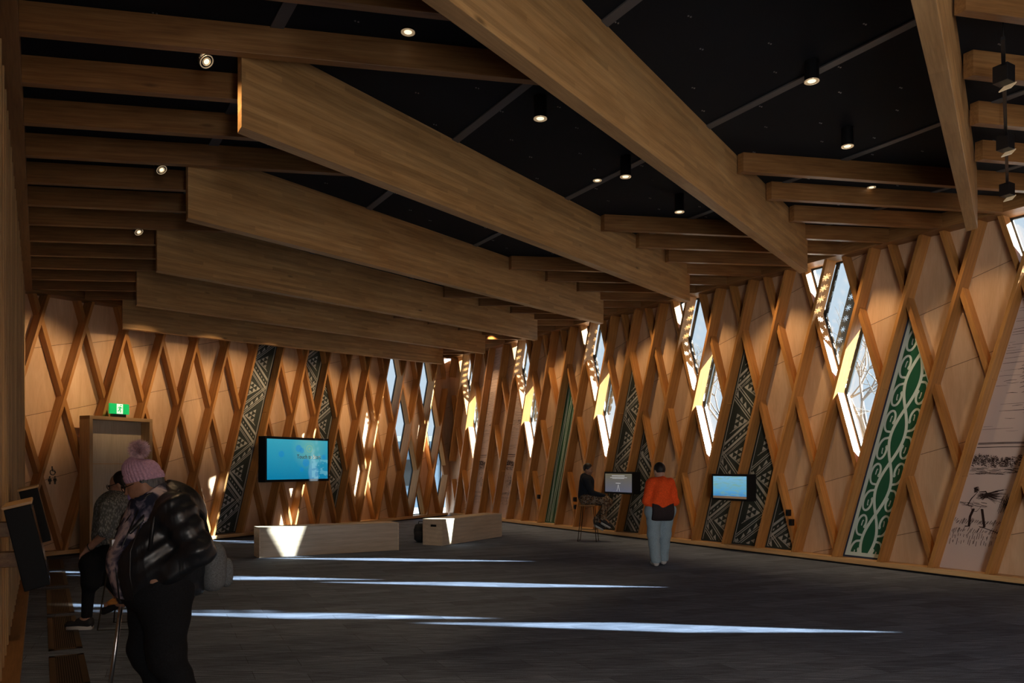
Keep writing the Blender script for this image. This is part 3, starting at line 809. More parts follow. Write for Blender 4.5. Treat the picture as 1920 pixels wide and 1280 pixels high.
for (u0, v0, u1, v1) in ((.45, .12, .50, .42), (.55, .12, .50, .42), (.30, .10, .45, .12)):
    q0_, q1_ = qa+(qb-qa)*u0, qa+(qb-qa)*u1; tm.prism([(q0_, hb+(ht-hb)*v0), (q0_+.008, hb+(ht-hb)*v0), (q1_+.008, hb+(ht-hb)*v1), (q1_, hb+(ht-hb)*v1)], WR.pt, -.256, -.252)
put(tm.build('menu_lines', M_TXTW), rt3)

# ---------------------------------------------------------------- timber door portal, exit sign, toilet signs
dF = -.28
qL, hT = WF.pix(168, 788, dF); qR = WF.pix(286, 795, dF)[0]; TB = .062; hT += .09
pe = empty('door_1', WF.pt(((qL+qR)/2, 0), dF), kind='structure')
def pbox(a, b, c, d_, e, f, name, m, ax=None):
    o = local_prism(name, [(a, c), (b, c), (b, d_), (a, d_)], WF.pt, e, f, m, ax or Vector((0, 0, 1)), WF.Q if ax is None else WF.N); put(o, pe); return o
pbox(qL, qL+TB, 0, hT, dF, -.002, 'door_surround_side', M_SILL); pbox(qR-TB, qR, 0, hT, dF, -.002, 'door_surround_side', M_SILL)
pbox(qL, qR, hT-TB, hT, dF-.004, -.004, 'door_surround_head', M_SILL, WF.Q)
M_LEAF = wood('pale_door_ply', (.50, .42, .31), (.56, .48, .37), (.60, .53, .42), .5, grain=.5, knots=0)
pbox(qL+TB, qR-TB, 0, hT-TB, -.04, -.004, 'door_leaf', M_LEAF)
mb = MB(); 
for sx_ in (qL-.006, ): mb.prism([(sx_, .0), (sx_+.006, .0), (sx_+.006, hT), (sx_, hT)], WF.pt, dF, 0)
mb2 = MB(); ql = (qL+qR)/2
mb2.prism([(qL+TB, 1.58), (qR-TB, 1.58), (qR-TB, 1.592), (qL+TB, 1.592)], WF.pt, -.046, -.038)
put(mb2.build('door_joint', M_SILL), pe)
mb3 = MB(); mb3.tube([WF.pt((qR-TB-.14, 1.0), -.04), WF.pt((qR-TB-.14, 1.0), -.10), WF.pt((qR-TB-.26, 1.0), -.10)], .012, 10); put(mb3.build('door_handle', M_CHROME, smooth=True), pe)
M_EXITG = mat('lit_green_sign', (.0, .35, .10), .5, emit=(.0, .42, .09), es=.9)
M_EXITW = mat('lit_white_pictogram', (.8, .85, .8), .5, emit=(.65, .8, .7), es=.9)
qa, ht = WF.pix(207, 760, dF); qb, hb = WF.pix(243, 780, dF)
ex = empty('exit_sign', WF.pt(((qa+qb)/2, hT), dF+.05), label='lit green running figure sign standing on the door surround', cat='sign')
hb = hT+.055; ht = hb+.185
mb = MB(); mb.prism([(qa, hb), (qb, hb), (qb, ht), (qa, ht)], WF.pt, dF+.01, dF+.05); put(mb.build('sign_face', M_EXITG, bevel=.003), ex)
qm = (qa+qb)/2; sc = .185
mb = MB(); mb.prism([(qm-.06, hb+.005), (qm+.06, hb+.005), (qm+.06, ht-.005), (qm-.06, ht-.005)], WF.pt, dF+.006, dF+.01); put(mb.build('pictogram_ground', M_EXITW), ex)
mb = MB()
def stk(pts, r):
    for a, b in zip(pts, pts[1:]):
        a = Vector(a); b = Vector(b); t_ = (b-a).normalized(); n_ = Vector((-t_.y, t_.x))*r
        mb.prism([tuple(a-n_), tuple(b-n_), tuple(b+n_), tuple(a+n_)], lambda p, d: WF.pt((qm+p[0], (hb+ht)/2+p[1]), d), dF+.003, dF+.006)
stk([(.01, .035), (-.005, -.005)], .013); stk([(-.005, -.005), (.018, -.03), (.005, -.065)], .008); stk([(-.005, -.005), (-.02, -.035), (-.045, -.04)], .008)
stk([(.01, .035), (.035, .015), (.048, .028)], .006); stk([(.01, .035), (-.025, .03), (-.035, .005)], .006)
mb.prism([(.02+.013*math.cos(a*math.pi/5), .062+.013*math.sin(a*math.pi/5)) for a in range(10)], lambda p, d: WF.pt((qm+p[0], (hb+ht)/2+p[1]), d), dF+.003, dF+.006)
put(mb.build('running_figure', M_EXITG), ex)
mb = MB(); mb.prism([(qa+.06, hT), (qb-.06, hT), (qb-.06, hb), (qa+.06, hb)], WF.pt, dF+.015, dF+.09); put(mb.build('sign_bracket', M_BLACK), ex)
# toilet pictograms on the ply
qc, hc = WF.pix(98, 889, DP)
M_SIGN = mat('black_sign_vinyl', (.02, .015, .012), .6)
ts = empty('toilet_sign', WF.pt((qc, hc), DP-.004), label='small black wheelchair and toilet figures on the ply at far left', cat='sign')
def seg2(mb, pts, r, cx=0, cy=0, s_=1):
    for a, b in zip(pts, pts[1:]):
        a = Vector(a)*s_+Vector((cx, cy)); b = Vector(b)*s_+Vector((cx, cy)); t_ = (b-a).normalized(); n_ = Vector((-t_.y, t_.x))*r
        mb.prism([tuple(a-n_), tuple(b-n_), tuple(b+n_), tuple(a+n_)], lambda p, d: WF.pt((qc+p[0], hc+p[1]), d), DP-.006, DP-.0005)
def dot2(mb, cx, cy, r): mb.prism([(cx+r*math.cos(a*math.pi/6), cy+r*math.sin(a*math.pi/6)) for a in range(12)], lambda p, d: WF.pt((qc+p[0], hc+p[1]), d), DP-.006, DP-.0005)
mb = MB(); dot2(mb, -.005, .125, .014); seg2(mb, [(-.005, .11), (0, .06), (.04, .06), (.055, .02)], .009); seg2(mb, [(-.002, .09), (.03, .085)], .006)
seg2(mb, [(.005+.045*math.cos(a), .035+.045*math.sin(a)) for a in [math.radians(x) for x in range(120, 361, 20)]], .006)
put(mb.build('wheelchair_figure', M_SIGN), ts)
for sx_, nm in ((-.045, 'standing_figure'), (.045, 'standing_figure')):
    mb = MB(); dot2(mb, sx_, -.045, .013)
    if sx_ < 0: mb.prism([(sx_-.008, -.065), (sx_+.008, -.065), (sx_+.028, -.125), (sx_-.028, -.125)], lambda p, d: WF.pt((qc+p[0], hc+p[1]), d), DP-.006, DP-.0005)
    else: seg2(mb, [(sx_, -.065), (sx_, -.125)], .017)
    seg2(mb, [(sx_-.009, -.12), (sx_-.009, -.17)], .006); seg2(mb, [(sx_+.009, -.12), (sx_+.009, -.17)], .006)
    seg2(mb, [(sx_-.02, -.07), (sx_-.032, -.115)], .004); seg2(mb, [(sx_+.02, -.07), (sx_+.032, -.115)], .004)
    put(mb.build(nm, M_SIGN), ts)
# black socket boxes on the right wall
for (x, y, lab) in ((1477, 961, 'upper black socket box on a brace near the blue water screen'), (1483, 979, 'lower black socket box on a brace near the blue water screen'),
                    (1009, 931, 'black socket box on a brace left of the wavy green panel'), (1077, 936, 'upper black socket box beside the seated person'), (1078, 950, 'lower black socket box beside the seated person')):
    qc_, hc_ = WR.pix(x, y, .02); r_ = empty('socket_box', WR.pt((qc_, hc_), .02), label=lab, cat='socket', group='black socket boxes')
    mb = MB(); mb.prism([(qc_-.03, hc_-.055), (qc_+.03, hc_-.055), (qc_+.03, hc_+.055), (qc_-.03, hc_+.055)], WR.pt, .0, .075); put(mb.build('box_body', M_BLACK, bevel=.005), r_)
    mb = MB(); mb.prism([(qc_-.022, hc_-.03), (qc_+.022, hc_-.03), (qc_+.022, hc_+.03), (qc_-.022, hc_+.03)], WR.pt, -.005, .0); put(mb.build('box_cover', M_DKGREY), r_)

# ---------------------------------------------------------------- benches
def bench(c0, dirv, L, Wd, H, lab, slot_end):
    dirv = dirv.normalized(); w_ = Vector((-dirv.y, dirv.x, 0)); root = empty('box_bench', c0, label=lab, cat='bench', group='pale ply box benches')
    M = Matrix((dirv, w_, Vector((0, 0, 1)))).transposed().to_4x4(); M.translation = c0
    tk = .024
    def pc(name, x0, x1, y0, y1, z0, z1):
        mb = MB(); mb.box(((x1-x0)/2, (y1-y0)/2, (z1-z0)/2), (x1-x0, y1-y0, z1-z0)); MM = M.copy(); MM.translation = M @ Vector((x0, y0, z0))
        o = mb.build(name, M_BENCH, bevel=.0025, M=MM); bpy.context.view_layer.update(); o.parent = root; o.matrix_parent_inverse = Matrix.Translation(c0).inverted(); return o
    pc('front_board', tk, L-tk, 0, tk, 0, H-tk); pc('back_board', tk, L-tk, Wd-tk, Wd, 0, H-tk)
    pc('top_board', 0, L, -.004, Wd+.004, H-tk, H)
    # end boards with a hand slot (ring of four pieces around the slot in one mesh)
    for x0 in (0, L-tk):
        mb = MB(); s0, s1, z0, z1 = Wd*.3, Wd*.62, H-.15, H-.105
        for (a, b, c, d) in ((0, Wd, 0, z0), (0, Wd, z1, H-tk), (0, s0, z0, z1), (s1, Wd, z0, z1)):
            mb.box((x0+tk/2, (a+b)/2, (c+d)/2), (tk-.001, b-a, d-c))
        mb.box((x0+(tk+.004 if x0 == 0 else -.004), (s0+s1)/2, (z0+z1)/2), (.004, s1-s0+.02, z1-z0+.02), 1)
        o = mb.build('end_board', [M_BENCH, M_BLACK], M=M); o.parent = root; o.matrix_parent_inverse = Matrix.Translation(c0).inverted()
    return root
b1 = at(486, 1046, 0); b1e = at(748, 1031, 0); bench(b1, b1e-b1, (b1e-b1).length, .40, .51, 'long low pale ply box bench lying left of the other bench', 0)
b2 = at(829, 1023, 0); b2e = at(941, 1005.5, 0); bench(b2, b2e-b2, (b2e-b2).length, .46, .51, 'low pale ply box bench showing its end with a hand slot', 0)
# dark rucksack on the floor behind the second bench
from math import sin, cos, pi
def lump(name, c, sz, m, seed=0, rough=.12, parent=None, n=24, **k):
    rn = random.Random(seed); vs = []; fs = []; n2 = n//2
    for i in range(n2+1):
        th = pi*i/n2
        for j in range(n):
            ph = 2*pi*j/n; f = 1+rough*sin(3*ph+seed)*sin(2*th+seed*2)+rough*.6*sin(7*ph+th*5+seed)
            sq = lambda v: math.copysign(abs(v)**.72, v)
            vs.append((c[0]+sz[0]*sq(sin(th)*cos(ph))*f, c[1]+sz[1]*sq(sin(th)*sin(ph))*f, c[2]+sz[2]*sq(cos(th))))
    for i in range(n2):
        for j in range(n): fs.append((i*n+j, i*n+(j+1) % n, (i+1)*n+(j+1) % n, (i+1)*n+j))
    mb = MB(); mb.add(vs, fs); return mb.build(name, m, parent, smooth=True, **k)
M_BAG = mat('dark_grey_cloth', (.02, .021, .025), .85)
bp = at(789, 1016, 0); rb = empty('rucksack', bp, label='dark rucksack on the floor at the slotted end of the bench', cat='bag')
o = lump('bag_body', (0, 0, .19), (.14, .12, .19), M_BAG, 2); o.parent = rb
o = lump('front_pocket', (-.03, -.10, .13), (.09, .05, .10), M_BAG, 5); o.parent = rb
mb = MB(); mb.tube([(-.05, 0, .36), (-.04, 0, .42), (.04, 0, .42), (.05, 0, .36)], .009, 6); mb.build('carry_loop', M_BAG, rb, smooth=True)

# ---------------------------------------------------------------- floor vents along the left wall
M_BRONZE = mat('bronze_vent_frame', (.045, .030, .020), .5, .4)
M_VOID = mat('vent_shadow', (.006, .006, .007), .8)
ZS = [(at(94, 1232, 0), at(94, 1300, 0)), ]
vd = 0.0
for i, (y0, y1) in enumerate(((1290, 1232), (1221, 1158), (1152, 1106), (1099, 1073), (1068, 1050))):
    a_ = at(92, y0, 0).dot(D1); b_ = at(92, y1, 0).dot(D1)
    n0 = at(94, y1, 0).dot(N1)
    n0 = .05
    labs = ['bronze floor vent nearest the viewer, cut by the frame', 'bronze floor vent second from the viewer along the left wall', 'bronze floor vent third from the viewer, in front of the dark shoe',
            'bronze floor vent fourth from the viewer along the left wall', 'small seeming bronze floor vent nearest the far wall']
    root = empty('floor_vent', P(n0+.15, (a_+b_)/2), label=labs[i], cat='vent', group='bronze floor vents along the left wall')
    if i == 0: a_ = b_-1.05
    Wv = .25
    mb = MB(); 
    for (na, nb_, da, db) in ((0, Wv, 0, .045), (0, Wv, b_-a_-.045, b_-a_), (0, .045, 0, b_-a_), (Wv-.045, Wv, 0, b_-a_)):
        mb.prism([(n0+na, a_+da), (n0+nb_, a_+da), (n0+nb_, a_+db), (n0+na, a_+db)], lambda p, d: P(p[0], p[1], d), 0, .006)
    put(mb.build('vent_frame', M_BRONZE), root)
    mb = MB(); mb.prism([(n0+.04, a_+.04), (n0+Wv-.04, a_+.04), (n0+Wv-.04, b_-.04), (n0+.04, b_-.04)], lambda p, d: P(p[0], p[1], d), 0, .0015); put(mb.build('vent_well', M_VOID), root)
    mb = MB(); x = n0+.05
    while x < n0+Wv-.045:
        mb.prism([(x, a_+.045), (x+.007, a_+.045), (x+.007, b_-.045), (x, b_-.045)], lambda p, d: P(p[0], p[1], d), .0015, .006); x += .0155
    put(mb.build('vent_grille', M_BRONZE), root)

# ---------------------------------------------------------------- sloping reading screens on the left wall
def lectern(Zc, nO, hb, ht, lab, wdth=.62, lean_=.10, th_=.13):
    d_ = P(0, 0)+D1*0; root = empty('reading_screen', P(NL+.02, Zc, (hb+ht)/2), label=lab, cat='screen')
    # slanted slab: top near the wall, foot pushed into the room
    def sl(u, v, e):                                # u along wall, v up the slab 0..1, e out from the face
        return P(nO+lean_*(1-v)+e, Zc-wdth/2+u*wdth, hb+(ht-hb)*v+e*.25)
    def slab(name, u0, u1, v0, v1, e0, e1, m, bevel=.005):
        vs = [sl(u, v, e) for u in (u0, u1) for v in (v0, v1) for e in (e0, e1)]
        mb = MB(); mb.add(vs, [(0, 1, 3, 2), (4, 6, 7, 5), (0, 4, 5, 1), (2, 3, 7, 6), (0, 2, 6, 4), (1, 5, 7, 3)]); put(mb.build(name, m, bevel=bevel), root)
    slab('screen_housing', 0, 1, 0, 1, -th_, 0, M_DKGREY)
    slab('screen_glass', .05, .95, .06, .94, 0, .003, mat('dark_glass', (.01, .012, .018), .08))
    slab('timber_cap', -.01, 1.01, 1.0, 1.04, -th_-.01, .01, M_SILL)
    for hh, v in ((hb+.13, .25), (ht-.16, .70)):
        mb = MB(); x1_ = sl(.5, v, -th_).dot(N1)
        mb.prism([(NL-.19, hh-.045), (x1_+.03, hh-.045), (x1_+.03, hh+.045), (NL-.19, hh+.045)], lambda p, d: P(p[0], Zc-.05+d, p[1]), 0, .10); put(mb.build('support_arm', M_RAFT, bevel=.003), root)
    mb = MB(); mb.prism([(NL-.17, .1), (NL-.11, .1), (NL-.11, ht+.0), (NL-.17, ht+.0)], lambda p, d: P(p[0], Zc-.06+d, p[1]), 0, .12); put(mb.build('wall_post', M_BATT, bevel=.003), root)
LZ1 = at(80, 1280, 0)
lectern(5.62, -.055, .86, 1.33, 'dark sloping reading screen on timber arms at lower left, nearest the viewer')
lectern(7.9, -.03, .93, 1.37, 'dark sloping reading screen behind the nearest one on the left wall')

# ---------------------------------------------------------------- ceiling lamps
def deck(p): return roofz(p.dot(N1))+RDEP
def downlight(x, y, hgt, lab, rad=.058, ln=None):
    if hgt is None:
        hgt = 4.8
        for _ in range(30): hgt = deck(at(x, y, hgt))-.015
    p = at(x, y, hgt); top_ = deck(p); root = empty('ceiling_lamp', (p.x, p.y, top_), label=lab, cat='lamp', group='ceiling downlights')
    L = top_-hgt; mb = MB(); pr_ = [(0, 0, 0), (0, 0, -L)]
    n = 24; mb.tube(pr_, rad, n); o = mb.build('lamp_barrel', M_BLACK, root, smooth=False)
    mb = MB(); vs = []; fs = []
    for r_, z in ((rad*1.02, -L+.0), (rad*1.02, -L-.006), (rad*.86, -L-.006), (rad*.55, -L-.001)):
        for k in range(n): a = 2*pi*k/n; vs.append((r_*cos(a), r_*sin(a), z))
    for i in range(3):
        for k in range(n): fs.append((i*n+k, i*n+(k+1) % n, (i+1)*n+(k+1) % n, (i+1)*n+k))
    mb.add(vs, fs); mb.build('lamp_rim', M_RING, root, smooth=True)
    mb = MB(); mb.tube([(0, 0, -L-.0005), (0, 0, -L-.003)], rad*.56, n); mb.build('lamp_lens', M_LAMP, root)
for a in ((1013, 222, 4.60, 'black cylinder downlight between the two long beams at upper centre'), (1173, 331, 4.64, 'black cylinder downlight beside the ceiling joint, right of centre'),
          (1522, 152, 4.70, 'black cylinder downlight on the joint strip in the large dark ceiling bay'), (1589, 274, 4.74, 'black cylinder downlight near the right rafters'),
          (1274, 397, 4.70, 'small black cylinder downlight at the narrow end of its bay')): downlight(*a)
for a in ((765, 60, None, 'round downlight set flush between two rafters at top centre'), (1120, 338, None, 'small flush round ceiling light beside the cylinder lamp'),
          (1634, 351, None, 'small flush round light between rafters at right')): downlight(*a, rad=.05)
def gimbal(x, y, hgt, lab, sc_=1):
    p = at(x, y, hgt); top_ = deck(p); root = empty('gimbal_lamp', (p.x, p.y, top_), label=lab, cat='lamp', group='tilting gimbal lamps at left')
    mb = MB(); mb.tube([(0, 0, 0), (0, 0, hgt-top_+.08)], .012, 8); mb.build('lamp_stem', M_BLACK, root)
    dr = Vector((.62, -.22, -.75)).normalized(); c = Vector((0, 0, hgt-top_+.03))
    mb = MB(); mb.tube([c-dr*.07, c+dr*.03], [.035, .06], 20); mb.build('lamp_head', M_BLACK, root, smooth=False)
    mb = MB(); ux_ = dr.orthogonal().normalized(); uy_ = dr.cross(ux_)
    for rr_ in (.050, .030): mb.tube([c+dr*.033+(ux_*cos(a)+uy_*sin(a))*rr_ for a in [i*pi/10 for i in range(21)]], .004, 5)
    mb.build('lamp_rings', M_RING, root)
    mb = MB(); mb.tube([c+dr*.031, c+dr*.0325], .022, 12); mb.build('lamp_lens', M_LAMP, root)
for a in ((383, 118, 4.50, 'tilting gimbal lamp with a glowing rim at upper left'), (300, 320, 4.50, 'second tilting gimbal lamp down the left side'),
          (258, 436, 4.46, 'third tiny tilting gimbal lamp down the left side')): gimbal(*a)
# track with spot heads hanging below the rafters at upper right
ta = at(1882, 128, 4.56); tbv = at(1889, 352, 4.56)
tdir = (tbv-ta).normalized(); root = empty('lighting_track', ta, label='black lighting track with three square spot heads at the upper right edge', cat='lamp')
mb = MB(); mb.tube([ta-tdir*.5, tbv+tdir*.25], .018, 4); put(mb.build('track_bar', M_BLACK), root)
for pz in (ta-tdir*.3, (ta+tbv)/2, tbv+tdir*.1):
    mb = MB(); mb.tube([pz, Vector((pz.x, pz.y, deck(pz)))], .006, 6); put(mb.build('hanging_rod', M_BLACK), root)
for (x, y) in ((1882, 140), (1885, 268), (1888, 356)):
    p = at(x, y, 4.50); yaw = math.atan2(N1.y, N1.x)
    R3 = Matrix.Rotation(yaw, 3, 'Z')
    mb = MB(); mb.box(p, (.11, .11, .13), 0, R3); h_ = mb.build('spot_head', M_BLACK, bevel=.004); put(h_, root)
    mb = MB(); mb.box(p+R3 @ Vector((.055, 0, -.08)), (.10, .09, .008), 0, R3 @ Matrix.Rotation(math.radians(-38), 3, 'Y')); put(mb.build('spot_lens', M_RING), root)
# ---------------------------------------------------------------- people: implicit surfaces turned into meshes
class Field:
    def __init__(s, lo, hi, res):
        s.lo = np.array(lo, float); s.res = res; s.n = np.maximum(((np.array(hi)-s.lo)/res).astype(int)+2, 4)
        s.D = np.full(tuple(s.n), 1.0, np.float32)
    def grid(s, lo, hi):
        i0 = np.clip(((lo-s.lo)/s.res).astype(int), 0, s.n-1); i1 = np.clip(((hi-s.lo)/s.res).astype(int)+2, 1, s.n)
        if (i1 <= i0).any(): return None
        ax = [s.lo[a]+np.arange(i0[a], i1[a])*s.res for a in range(3)]
        return tuple(slice(i0[a], i1[a]) for a in range(3)), np.meshgrid(*ax, indexing='ij')
    def _mix(s, sl, d, k, mode):
        E = s.D[sl]; d = d.astype(np.float32)
        if mode == 'add':
            h = np.clip(.5+.5*(E-d)/k, 0, 1); s.D[sl] = E*(1-h)+d*h-k*h*(1-h)
        else:
            d = -d; h = np.clip(.5-.5*(E-d)/k, 0, 1); s.D[sl] = E*(1-h)+d*h+k*h*(1-h)
    def cap(s, a, b, ra, rb=None, k=.03, mode='add'):
        rb = ra if rb is None else rb; a = np.array(a, float); b = np.array(b, float); m = max(ra, rb)+k*1.6+s.res*2
        g = s.grid(np.minimum(a, b)-m, np.maximum(a, b)+m)
        if g is None: return s
        sl, (X, Y, Z) = g; ba = b-a; L = max((ba*ba).sum(), 1e-9)
        h = np.clip(((X-a[0])*ba[0]+(Y-a[1])*ba[1]+(Z-a[2])*ba[2])/L, 0, 1)
        d = np.sqrt((X-a[0]-ba[0]*h)**2+(Y-a[1]-ba[1]*h)**2+(Z-a[2]-ba[2]*h)**2)-(ra+(rb-ra)*h)
        s._mix(sl, d, k, mode); return s
    def ell(s, c, r, R=None, k=.02, mode='add'):
        c = np.array(c, float); r = np.array(r, float); m = r.max()+k*1.6+s.res*2; g = s.grid(c-m, c+m)
        if g is None: return s
        sl, (X, Y, Z) = g; P_ = np.stack([X-c[0], Y-c[1], Z-c[2]], -1)
        if R is not None: P_ = P_ @ R
        q_ = P_/r; n_ = np.sqrt((q_**2).sum(-1)); g2 = np.sqrt((P_/(r*r)**1)**2 @ np.ones(3))+1e-9
        d = n_*(n_-1)/g2; s._mix(sl, np.clip(d, -.3, 1), k, mode); return s
    def fullgrid(s):
        ax = [s.lo[a]+np.arange(s.n[a])*s.res for a in range(3)]; return np.meshgrid(*ax, indexing='ij')
    def mesh(s):
        D = s.D.copy(); D[0] = D[-1] = 1; D[:, 0] = D[:, -1] = 1; D[:, :, 0] = D[:, :, -1] = 1
        ins = D < 0; nx, ny, nz = D.shape
        cnt = np.zeros((nx-1, ny-1, nz-1), np.float32); acc = np.zeros((nx-1, ny-1, nz-1, 3), np.float32)
        corners = [(i, j, k) for i in (0, 1) for j in (0, 1) for k in (0, 1)]
        def sub(A, c): return A[c[0]:nx-1+c[0], c[1]:ny-1+c[1], c[2]:nz-1+c[2]]
        for c in corners:
            for ax in range(3):
                if c[ax]: continue
                e = list(c); e[ax] = 1; a = sub(D, c); b = sub(D, e); x = (a < 0) != (b < 0)
                t_ = np.where(x, a/(a-b+1e-12), 0)
                for q_ in range(3): acc[..., q_] += np.where(x, c[q_]+(t_ if q_ == ax else 0), 0)
                cnt += x
        act = cnt > 0; idx = -np.ones(cnt.shape, int); ids = np.argwhere(act); idx[act] = np.arange(len(ids))
        V = (ids+acc[act]/cnt[act][:, None])*s.res+s.lo
        faces = []
        for ax in range(3):
            a = [slice(1, -1)]*3; b = [slice(1, -1)]*3; a[ax] = slice(0, -1); b[ax] = slice(1, None)
            A = ins[tuple(a)]; B = ins[tuple(b)]; w = np.argwhere(A != B); fl = A[tuple(w.T)]
            off = np.array([1, 1, 1]); off[ax] = 0; base = w+off
            u, v = [(1, 2), (2, 0), (0, 1)][ax]; du = np.zeros(3, int); dv = np.zeros(3, int); du[u] = 1; dv[v] = 1
            q_ = [base-du-dv, base-dv, base, base-du]; Q = np.stack([idx[tuple(p.T)] for p in q_], 1)
            Q[~fl] = Q[~fl][:, ::-1]; faces.append(Q)
        Fc = np.concatenate(faces); Fc = Fc[(Fc >= 0).all(1)]
        return V, Fc
def field_obj(fld, name, m, frame, parent, smooth_it=2, **k):
    V, Fc = fld.mesh(); R, o = frame
    me = bpy.data.meshes.new(name); Vw = V @ R.T
    me.from_pydata(Vw.tolist(), [], Fc.tolist()); me.materials.append(m)
    for p in me.polygons: p.use_smooth = True
    bm = bmesh.new(); bm.from_mesh(me)
    for _ in range(smooth_it): bmesh.ops.smooth_vert(bm, verts=bm.verts, factor=.5, use_axis_x=True, use_axis_y=True, use_axis_z=True)
    bmesh.ops.recalc_face_normals(bm, faces=bm.faces); bm.to_mesh(me); bm.free()
    ob = bpy.data.objects.new(name, me); C.objects.link(ob); ob.parent = parent; setp(ob, **k); return ob
def frame_for(fwd):
    f = np.array([fwd[0], fwd[1], 0.]); f /= np.linalg.norm(f); l = np.array([-f[1], f[0], 0.])
    return np.stack([f, l, np.array([0, 0, 1.])], 1)          # columns: forward, left, up
def rot_head(pitch, yaw=0, roll=0):
    """columns forward, left, up of the head in body space; pitch > 0 looks down"""
    R = Matrix.Rotation(yaw, 3, 'Z') @ Matrix.Rotation(pitch, 3, 'Y') @ Matrix.Rotation(roll, 3, 'X'); return np.array(R)
def head_prims(fd, c, R, s_=1.0):
    c = np.array(c, float); H = lambda a, b, u: c+R @ (np.array([a, b, u])*s_)
    fd.ell(c, np.array([.098, .077, .112])*s_, R, k=.02); fd.ell(H(.022, 0, -.062), np.array([.066, .054, .056])*s_, R, k=.035)
    fd.ell(H(.05, 0, -.095), np.array([.032, .026, .022])*s_, R, k=.03)           # chin
    for b in (-.033, .033): fd.ell(H(.094, b, .002), np.array([.018, .019, .012])*s_, R, k=.012, mode='sub')
    for b in (-.033, .033): fd.ell(H(.079, b, .001), np.array([.013, .013, .011])*s_, R, k=.004)
    for b in (-.035, .035): fd.ell(H(.066, b, -.035), np.array([.026, .024, .022])*s_, R, k=.02)
    fd.cap(H(.094, 0, .008), H(.113, 0, -.026), .009*s_, .013*s_, k=.012)
    for b in (-.011, .011): fd.ell(H(.103, b, -.031), np.array([.009, .007, .007])*s_, R, k=.006)
    fd.cap(H(.088, -.018, -.062), H(.088, .018, -.062), .007*s_, k=.007); fd.cap(H(.086, -.015, -.072), H(.086, .015, -.072), .007*s_, k=.006)
    for b in (-1, 1): fd.ell(H(-.008, b*.08, -.015), np.array([.02, .011, .032])*s_, R, k=.008)
def hand_prims(fd, wrist, d, side, palmn, s_=1.0, curl=.5, thumb=1):
    """d: finger direction, palmn: palm normal (towards the palm side), side: towards the thumb"""
    w = np.array(wrist, float); d = np.array(d, float); d /= np.linalg.norm(d); n = np.array(palmn, float); n -= d*n.dot(d); n /= np.linalg.norm(n)
    t_ = np.cross(n, d)*thumb
    for o in (-.027, -.009, .009, .027): fd.cap(w+t_*o*.7*s_+d*.015*s_, w+(d*.075+t_*o)*s_, .014*s_, .012*s_, k=.012)
    L = {.027: .066, .009: .075, -.009: .070, -.027: .055}
    for o, l in L.items():
        p = w+(d*.078+t_*o)*s_; c1 = curl*.9; d1 = d*math.cos(c1)+n*math.sin(c1); p1 = p+d1*l*.5*s_
        c2 = curl*1.9+.1*abs(o)/.01*.2; d2 = d*math.cos(c2)+n*math.sin(c2); p2 = p1+d2*l*.32*s_
        d3 = d*math.cos(c2*1.25)+n*math.sin(c2*1.25); p3 = p2+d3*l*.22*s_
        fd.cap(p, p1, .0088*s_, .0084*s_, k=.004); fd.cap(p1, p2, .0084*s_, .0078*s_, k=.003); fd.cap(p2, p3, .0078*s_, .007*s_, k=.003)
    p = w+(d*.02+t_*.026)*s_; q1 = p+(d*.028+t_*.026+n*.012)*s_; q2 = q1+(d*.034+t_*.006+n*.016)*s_
    fd.cap(p, q1, .013*s_, .010*s_, k=.008); fd.cap(q1, q2, .010*s_, .008*s_, k=.003)
def skinmat(name, c):
    t = NT(name, .5, .4); t.b.inputs['Subsurface Weight'].default_value = .1
    nz = t.noise(t.mapping('Object', (1, 1, 1)), 14, 4); t.col(t.ramp(nz, [(.35, tuple(x*.85 for x in c)), (.65, tuple(min(1, x*1.1) for x in c))])); return t.m
M_SKIN = skinmat('warm_skin', (.38, .20, .13)); M_SKIN2 = skinmat('light_skin', (.46, .27, .20)); M_SKIN3 = skinmat('tan_skin', (.30, .16, .10))
def cloth(name, c, sc=120, rough=.9, var=.25):
    t = NT(name, rough, .2); nz = t.noise(t.mapping('Object', (1, 1, 1)), sc, 2); t.col(t.ramp(nz, [(.35, tuple(x*(1-var) for x in c)), (.65, tuple(x*(1+var) for x in c))])); t.bump(nz, .3, .002); return t.m
def hairmat(name, c):
    t = NT(name, .55, .4); nz = t.noise(t.mapping('Object', (120, 120, 14)), 1, 4); t.col(t.ramp(nz, [(.35, tuple(x*.5 for x in c)), (.7, tuple(x*1.5 for x in c))])); t.bump(nz, .6, .004); return t.m

# leather with folds
t = NT('black_leather', .36, .6); t.b.inputs['Base Color'].default_value = (.010, .012, .016, 1)
nz = t.noise(t.mapping('Object', (1, 1, 1)), 260, 2); n2 = t.noise(t.mapping('Object', (1, 1, .35), (.2, .5, 0)), 9, 2, .5, .8)
bm_ = t.math('ADD', t.math('MULTIPLY', nz, .03), n2); t.bump(bm_, .55, .022); M_LEATHER = t.m
t = NT('tie_dye_cloth', .85, .2); nz = t.noise(t.mapping('Object', (1, 1, 1)), 9, 3, .55, .8)
t.col(t.ramp(nz, [(.40, (.02, .025, .05)), (.50, (.20, .18, .24)), (.58, (.55, .45, .47))])); M_TIEDYE = t.m
t = NT('grey_knit', .95, .1); wv = t.n.new('ShaderNodeTexVoronoi'); wv.inputs['Scale'].default_value = 75; t.l.new(t.mapping('Object', (1, 1, .45), (0, .4, 0)), wv.inputs['Vector'])
t.col(t.ramp(wv.outputs['Distance'], [(.2, (.34, .37, .38)), (.6, (.12, .135, .14))])); t.bump(wv.outputs['Distance'], .8, .008); M_KNIT = t.m
